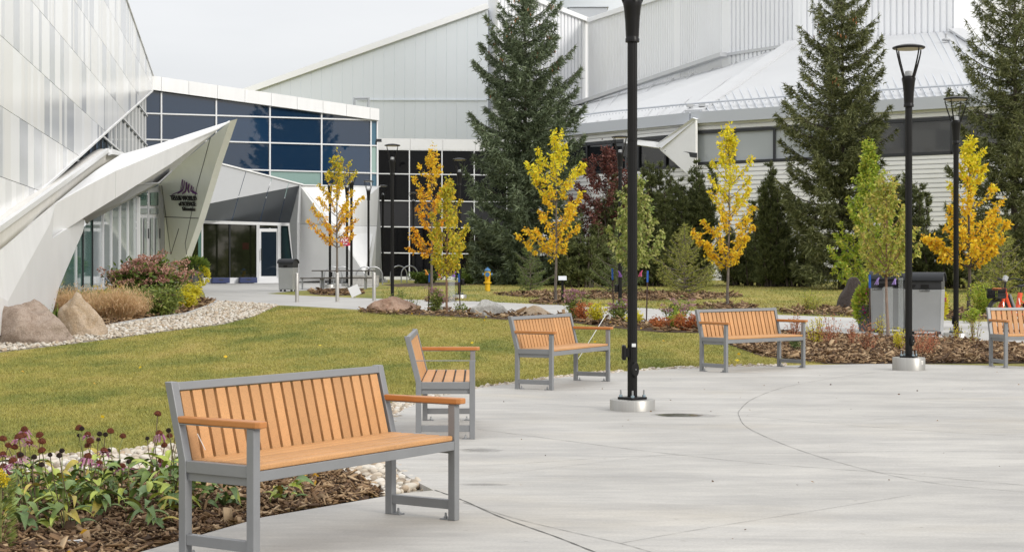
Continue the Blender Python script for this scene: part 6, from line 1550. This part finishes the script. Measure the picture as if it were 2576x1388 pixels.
# right bark bed: twiggy red and yellow shrublets
TWIG = mat('red_twig', (.16,.075,.045), .85)
RY = leafmat('red_pink_leaves', [(.42,.10,.06),(.52,.20,.12),(.58,.33,.18),(.50,.26,.13)], .35)
for x, y, w, h, lm, n, sd, lab in [(2052,868,64,86,BRT,260,111,'yellow twiggy shrublet right of the bench before the bark bed'),(2092,870,76,90,RY,240,112,'red twiggy shrublet beside the yellow one, right of the bench'),(2142,872,50,68,RY,150,113,'sparse red shrublet in the middle of the bark bed'),(2180,884,62,84,RY,200,114,'red shrublet left of the sapling trunk in the bark bed'),(2262,882,52,72,BRT,300,115,'yellow shrublet just left of the second lamp post'),(2318,896,92,86,RY,420,116,'orange red shrublet right of the second lamp post'),(1998,862,46,86,RY,220,117,'red and grey green shrublet behind the right arm of the bench'),(2452,868,46,92,OL,120,118,'thin green sapling left of the right edge bench'),(2408,862,34,60,BRT,70,119,'small yellow twig plant at the foot of the lamp post right of the bins'),(2214,846,40,60,BRT,110,120,'yellow leaved twigs just left of the bins')]:
    shrub('twiggy_shrublet', lab, 'shrub', x, y, w, h, lm, n*2, .042, sd, stems=TWIG, nst=13, upright=.8, group='twiggy shrublets in the bark bed')
shrub('silver_tuft', 'grey green sage tuft under the right arm of the bench before the bark bed', 'plant', 2000, 884, 34, 46, LARCHD, 260, .06, 121, nst=9)
shrub('olive_shrub', 'twiggy pale shrub on the lawn left of the dark standing stone', 'shrub', 2040, 787, 76, 70, OL, 700, .06, 122, nst=20, group='loose shrubs on the back lawn'); shrub('olive_shrub', 'loose olive shrub right of the dark standing stone', 'shrub', 2186, 786, 66, 90, OL, 700, .06, 123, nst=18, group='loose shrubs on the back lawn')
shrub('lime_shrub', 'lime green bush below the orange maple, left of the bicycle', 'shrub', 2474, 796, 96, 92, GR, 2300, .075, 124, nst=24, group='loose shrubs on the back lawn'); shrub('lime_shrub', 'low lime bush behind the bicycle wheel', 'shrub', 2440, 812, 60, 44, GR, 700, .07, 125, nst=14, group='loose shrubs on the back lawn')
for x, y, w, h, lab, sd in [(1070,713,90,38,'low juniper spread before the black glass wing',131),(1180,714,110,30,'low juniper spread left of the yellow hydrant',132),(1270,713,90,28,'low juniper spread right of the yellow hydrant',133),(1470,709,130,36,'low juniper spread behind the information plate',134)]:
    shrub('juniper', lab, 'shrub', x, y, w, h, DKG, 1500, .16, sd, nst=24, depth=.5, group='spreading junipers below the conifers', upright=.2)
def stuff_hedge(name, label, L, h, m, n, seed, cat='hedge'):
    rng = np.random.default_rng(seed); P_ = [G(*q) for q in L]; t = thing(name, label, cat, P_[0]); i = rng.integers(0,len(P_)-1,n); f = rng.uniform(0,1,n)
    A = np.array([p[:] for p in P_])-np.array(P_[0][:]); B = A[i]*(1-f[:,None])+A[i+1]*f[:,None]; B += rng.normal(0,1,(n,3))*np.array([.2,.5,0]); B[:,2] += h*rng.uniform(0,1,n)**.8*(.75+.25*np.sin(B[:,0]*1.7+seed))
    V,Fq = leaf_quads(B,rng.normal(0,1,(n,3)),.16*rng.uniform(.6,1.2,n),rng,.5); mesh_np('foliage',V,Fq,m,t); mb = MB()
    for k in range(40): q = B[k*(n//40)]; mb.tube([Vector((q[0],q[1],0+A[0][2])), Vector((q[0]+.05,q[1],A[0][2]+h*.7))], .012, 4)
    mb.build('stems', BARKD, t); return t
stuff_hedge('shrub_border', 'dark low shrubs at the foot of the pines in the middle', [(1480,706),(1900,703)], 1.5, DKG, 6000, 141)
stuff_hedge('shrub_border', 'dark low shrubs at the foot of the conifers on the right', [(1990,704),(2620,706)], 1.3, DKG, 7000, 142)
stuff_hedge('shrub_border', 'dark low shrubs below the blue spruce', [(1170,705),(1470,705)], 1.2, DKG, 4000, 143)

# ---------------- purple coneflowers in the near bed
PET = leafmat('coneflower_petal', [(.42,.13,.27),(.52,.25,.35),(.60,.40,.42),(.42,.08,.28)], .35); CNE = mat('coneflower_cone', (.20,.055,.022), .8, var=.5, scale=60, bump=1, bscale=160); DED = mat('dead_cone', (.045,.026,.02), .9, var=.4, scale=60, bump=1, bscale=160)
STM = mat('coneflower_stem', (.115,.085,.05), .7, var=.3, scale=8); GST = mat('green_stem', (.19,.21,.06), .6, var=.2, scale=8)
LEAFM = [mat('coneflower_leaf', (.16,.235,.055), .5, var=.3, scale=12), mat('coneflower_leaf_lime', (.34,.40,.065), .5, var=.3, scale=12), mat('coneflower_leaf_blue', (.12,.195,.06), .5, var=.3, scale=12), mat('coneflower_leaf_yellow', (.42,.34,.06), .5, var=.25, scale=12)]
def lance(L, w, droop, curl):
    n = 9; V = []; Fc = []
    for i in range(n):
        t = i/(n-1); ww = w*math.sin(math.pi*min(1, t*.93+.05)**.75)*(1-.25*t); z = L*(.55*t-droop*t*t); xx = L*(t-.12*t*t)
        if i < n-1: V += [(xx,-ww/2,z+curl*ww), (xx,0,z-curl*ww*.3), (xx,ww/2,z+curl*ww)]
        else: V += [(xx,0,z)]
    for i in range(n-2): a = 3*i; Fc += [(a,a+1,a+4,a+3),(a+1,a+2,a+5,a+4)]
    a = 3*(n-2); Fc += [(a,a+1,a+3),(a+1,a+2,a+3)]; return V, Fc
leaf_me = []
for i, (L_l, w_l, dr_, cu_) in enumerate([(.15,.048,.75,.18),(.13,.055,1.05,.12),(.17,.045,.55,.22),(.11,.050,1.25,.15)]):
    for j, m in enumerate(LEAFM):
        V, Fc = lance(L_l, w_l, dr_, cu_); o = MB().add(V, Fc).build('leaf', m, None, smooth=True); leaf_me.append((i, j, o.data)); bpy.data.objects.remove(o)
def head_mesh(kind, seed):
    r9 = random.Random(seed); mb = MB(); dead = kind == 'dead'
    rr = .014 if dead else .020
    for k in range(70):
        t = (k+.5)/70; ph = k*2.39996; th = math.acos(1-t*1.0); d = Vector((math.sin(th)*math.cos(ph), math.sin(th)*math.sin(ph), math.cos(th)*(1.0 if not dead else 1.1)))
        c = Vector((d.x*rr, d.y*rr, d.z*rr*1.15)); mb.tube([c*.7, c*1.16], [.0032,.0009], 4, cap=False)
    mb.lathe([(rr*.6,-.006),(rr*.95,0),(rr*.8,rr*.6),(rr*.35,rr*1.0),(.001,rr*1.08)], 12); cone = mb
    pv = []; 
    if kind in ('droop','flat'):
        P_ = []; D_ = []; n = 13
        pm = MB()
        for k in range(n):
            a = 2*math.pi*k/n+r9.uniform(-.15,.15); L = .050*r9.uniform(.75,1.15); dr_ = r9.uniform(.75,1.45) if kind == 'droop' else r9.uniform(.1,.5)
            q = [Vector((math.cos(a)*(.016+L*t*math.cos(dr_*min(1,t*1.5))), math.sin(a)*(.016+L*t*math.cos(dr_*min(1,t*1.5))), -.002-L*t*math.sin(dr_*min(1,t*1.2)))) for t in (0,.35,.7,1)]
            sd = Vector((-math.sin(a), math.cos(a), 0)); b = len(pm.v)
            for t, ww in zip(q, (.0022,.0052,.0056,.0026)): pm.v += [tuple(t-sd*ww), tuple(t+sd*ww)]
            for i in range(3): pm.f.append((b+2*i,b+2*i+1,b+2*i+3,b+2*i+2))
        return cone, pm
    return cone, None
heads = {}
for kd in ('droop','flat','bare','dead'):
    c, pm = head_mesh(kd, 5); co = c.build('flower_head', DED if kd == 'dead' else CNE, None); me = co.data; pe = None
    if pm: po = pm.build('petals', PET, None); pe = po.data; bpy.data.objects.remove(po)
    bpy.data.objects.remove(co); heads[kd] = (me, pe)
def coneflower(label, x, y, hd_px, leaves=12, seed=0, lush=1.0):
    """(x, y) foot of the plant; hd_px: (x, y, kind) picture spots of its flower heads"""
    r9 = random.Random(seed); p = G(x, y); s = p.y/F
    t = thing('coneflower', label, 'flower', p, 0, 'purple coneflowers beside the nearest bench')
    for hx, hy, kd in hd_px:
        e = Vector(((hx-x)*s, r9.uniform(-.10,.10), (y-hy)*s)); b0 = Vector((r9.uniform(-.04,.04), r9.uniform(-.04,.04), 0)); C = curve_pts(np.array(b0), np.array(e), 0, 6, .006, np.random.default_rng(int(hx*7+hy))); C[-1] = np.array(e)
        MB().tube([Vector(v) for v in C], [.0042,.004,.0036,.0033,.003,.003], 5).build('stem', STM if r9.random() < .65 else GST, t)
        me, pe = heads[kd]; ho = link('flower_head', me, t); ho.location = e; ho.rotation_euler = (r9.uniform(-.3,.3), r9.uniform(-.3,.3), r9.uniform(0,6)); sc_ = r9.uniform(1.0,1.3) if kd != 'dead' else r9.uniform(.9,1.3); ho.scale = (sc_,)*3
        if pe: po = link('petals', pe, ho)
        if r9.random() < .7: 
            q = C[r9.randint(2,3)]; lf = link('leaf', r9.choice(leaf_me)[2], t); lf.location = q; lf.rotation_euler = (r9.uniform(-.3,.3), r9.uniform(-.4,.5), r9.uniform(0,6.28)); lf.scale = (.55,)*3
    for k in range(leaves):
        i, j, me = r9.choice([q for q in leaf_me if q[1] != 3 or r9.random() < .25]); lf = link('leaf', me, t); a = r9.uniform(0,6.28); q = r9.uniform(.0,.09)
        lf.location = (math.cos(a)*q, math.sin(a)*q, r9.uniform(.01,.30)*lush); lf.rotation_euler = (r9.uniform(-.5,.5), r9.uniform(-.55,.35), a+r9.uniform(-.5,.5)); lf.scale = (r9.uniform(.8,1.3),)*3
    return t
cf = [
 ('coneflower at the left edge with magenta heads', 10, 1300, [(5,1145,'flat'),(18,1123,'bare'),(2,1180,'flat')]),
 ('coneflower with a wide drooping pink head, second from the left edge', 52, 1295, [(50,1101,'flat'),(33,1128,'bare'),(42,1150,'flat')]),
 ('coneflower with two tall rust cones above the left lawn', 62, 1270, [(51,1085,'droop'),(62,1097,'bare'),(12,1104,'bare')]),
 ('coneflower with a broad pink skirted head below two cones', 95, 1285, [(85,1111,'flat'),(93,1099,'bare'),(114,1109,'bare'),(117,1131,'bare')]),
 ('coneflower with dark dead heads left of the brown stalks', 100, 1320, [(62,1142,'dead'),(88,1150,'dead'),(68,1182,'dead'),(23,1165,'flat')]),
 ('coneflower on three tall dark leaning stems near the bottom left', 168, 1345, [(134,1142,'dead'),(145,1140,'dead'),(153,1146,'dead'),(110,1168,'dead')]),
 ('coneflower cluster of pink and dead heads in the middle of the bed', 205, 1275, [(201,1078,'bare'),(216,1076,'dead'),(212,1098,'flat'),(190,1100,'dead')]),
 ('coneflower with rust cones and pink skirts right of the cluster', 222, 1290, [(224,1112,'bare'),(215,1125,'bare'),(230,1145,'droop'),(256,1138,'flat'),(255,1163,'flat')]),
 ('coneflower with black dead heads in a tight group', 262, 1255, [(256,1091,'dead'),(266,1094,'dead'),(256,1103,'dead'),(281,1132,'dead')]),
 ('coneflower with two bare cones above the white pebbles', 305, 1258, [(286,1083,'bare'),(306,1100,'bare'),(328,1162,'dead')]),
 ('coneflower with one magenta flat head on the pebbles', 318, 1285, [(306,1176,'flat'),(330,1160,'dead'),(282,1180,'dead')]),
 ('tallest coneflower, a bare cone high over the lawn near the bench', 372, 1262, [(391,1045,'bare'),(371,1192,'flat')]),
 ('coneflower with the largest drooping pink head near the bench leg', 395, 1280, [(398,1093,'droop'),(411,1123,'bare'),(375,1102,'dead')]),
 ('coneflower with a pink head and rust cone beside the bench', 420, 1272, [(426,1098,'bare'),(410,1158,'droop'),(452,1105,'dead')]),
 ('coneflower with dead heads touching the bench post', 440, 1285, [(447,1075,'dead'),(476,1085,'bare'),(422,1085,'dead'),(455,1115,'dead')]),
 ('low leafy coneflower without heads in front, left of the bench leg', 372, 1335, []),
 ('low leafy coneflower at the bottom left corner', 55, 1345, []),
 ('low leafy coneflower between the dark stems and the bench', 250, 1305, []),
 ('leafy coneflower seen under the nearest bench, left', 560, 1290, []),
 ('leafy coneflower seen under the nearest bench, middle', 720, 1268, []),
 ('leafy coneflower seen between the legs of the nearest bench', 492, 1295, [(470,1270,'dead')]),
 ('low leafy coneflower beside the pebbles behind the bench post', 440, 1300, []),
 ('low leafy coneflower left of the tight dead heads', 140, 1300, [])]
for i, (lab, x, y, hs) in enumerate(cf): coneflower(lab, x, y, hs, 19 if hs else 24, 300+i, 1.0 if hs else .85)
p = G(2, 1385); gr_ = thing('goldenrod', 'yellow tipped feathery goldenrod at the bottom left edge', 'flower', p)
rng = np.random.default_rng(5); n = 700; zz = rng.uniform(0,.40,n); aa = rng.uniform(0,6.28,n); B = np.stack([np.cos(aa)*.05, np.sin(aa)*.05, zz],1)*np.array([1,1,1]); d = np.stack([np.cos(aa),np.sin(aa),np.full(n,.5)],1)
V,Fq = leaf_quads(B,d,np.full(n,.05),rng,.14); mesh_np('foliage',V,Fq,MDG,gr_); n = 500; aa = rng.uniform(0,6.28,n); q = rng.uniform(0,.06,n); B = np.stack([np.cos(aa)*q,np.sin(aa)*q,.36+rng.uniform(0,.10,n)*(1-q*10)],1)
V,Fq = leaf_quads(B,rng.normal(0,1,(n,3)),np.full(n,.012),rng,.9); mesh_np('flowers',V,Fq,YFL,gr_); MB().tube([Vector((0,0,0)), Vector((0,0,.42))], .005, 5).build('stem', GST, gr_)
# fallen leaves
rng = np.random.default_rng(77); q = np.concatenate([scatter(path_bed, 60, rng), scatter(near_mulch, 40, rng), scatter(lawn_poly, 36, rng)]); n = len(q); B = np.stack([q[:,0], q[:,1], np.interp(q[:,1],_gy,_gz)+.05],1); d = rng.normal(0,1,(n,3)); d[:,2] *= .15
V,Fq = leaf_quads(B,d,rng.uniform(.05,.09,n),rng,.6); setp(mesh_np('fallen_leaves',V,Fq,YO), 'scattered dry leaves on the lawn and beds', None, None, 'stuff')

q = scatter([Vector((-.5,9,0)), Vector((6,8,0)), Vector((12,16,0)), Vector((8,24,0)), Vector((2,23.5,0)), Vector((-.6,18,0))], 110, rng); n = len(q); B = np.stack([q[:,0], q[:,1], np.full(n,.008)],1); d = rng.normal(0,1,(n,3)); d[:,2] *= .06
V,Fq = leaf_quads(B,d,rng.uniform(.008,.035,n),rng,.5,.1); setp(mesh_np('plaza_debris',V,Fq,CHIP), 'tiny bits of bark and leaf blown over the plaza', None, None, 'stuff')
# unseen line of trees added behind the viewer to reflect in the glass
rng = np.random.default_rng(91); n = 9000; cx_ = rng.uniform(-90, 130, 46); hh_ = rng.uniform(6, 13, 46); i = rng.integers(0, 46, n); zz = rng.uniform(0, 1, n)**.8
B = np.stack([cx_[i]+rng.normal(0,1,n)*(1.1-zz)*2.6, -48+rng.normal(0,2.5,n), zz*hh_[i]-.05], 1); V, Fq = tufts(B, np.tile([0,0,.6],(n,1))+rng.normal(0,.6,(n,3)), np.full(n,1.5), rng, 3, .22)
setp(mesh_np('unseen_treeline', V, Fq, SPG), 'line of unseen dark trees added behind the viewer for reflections', None, None, 'stuff')
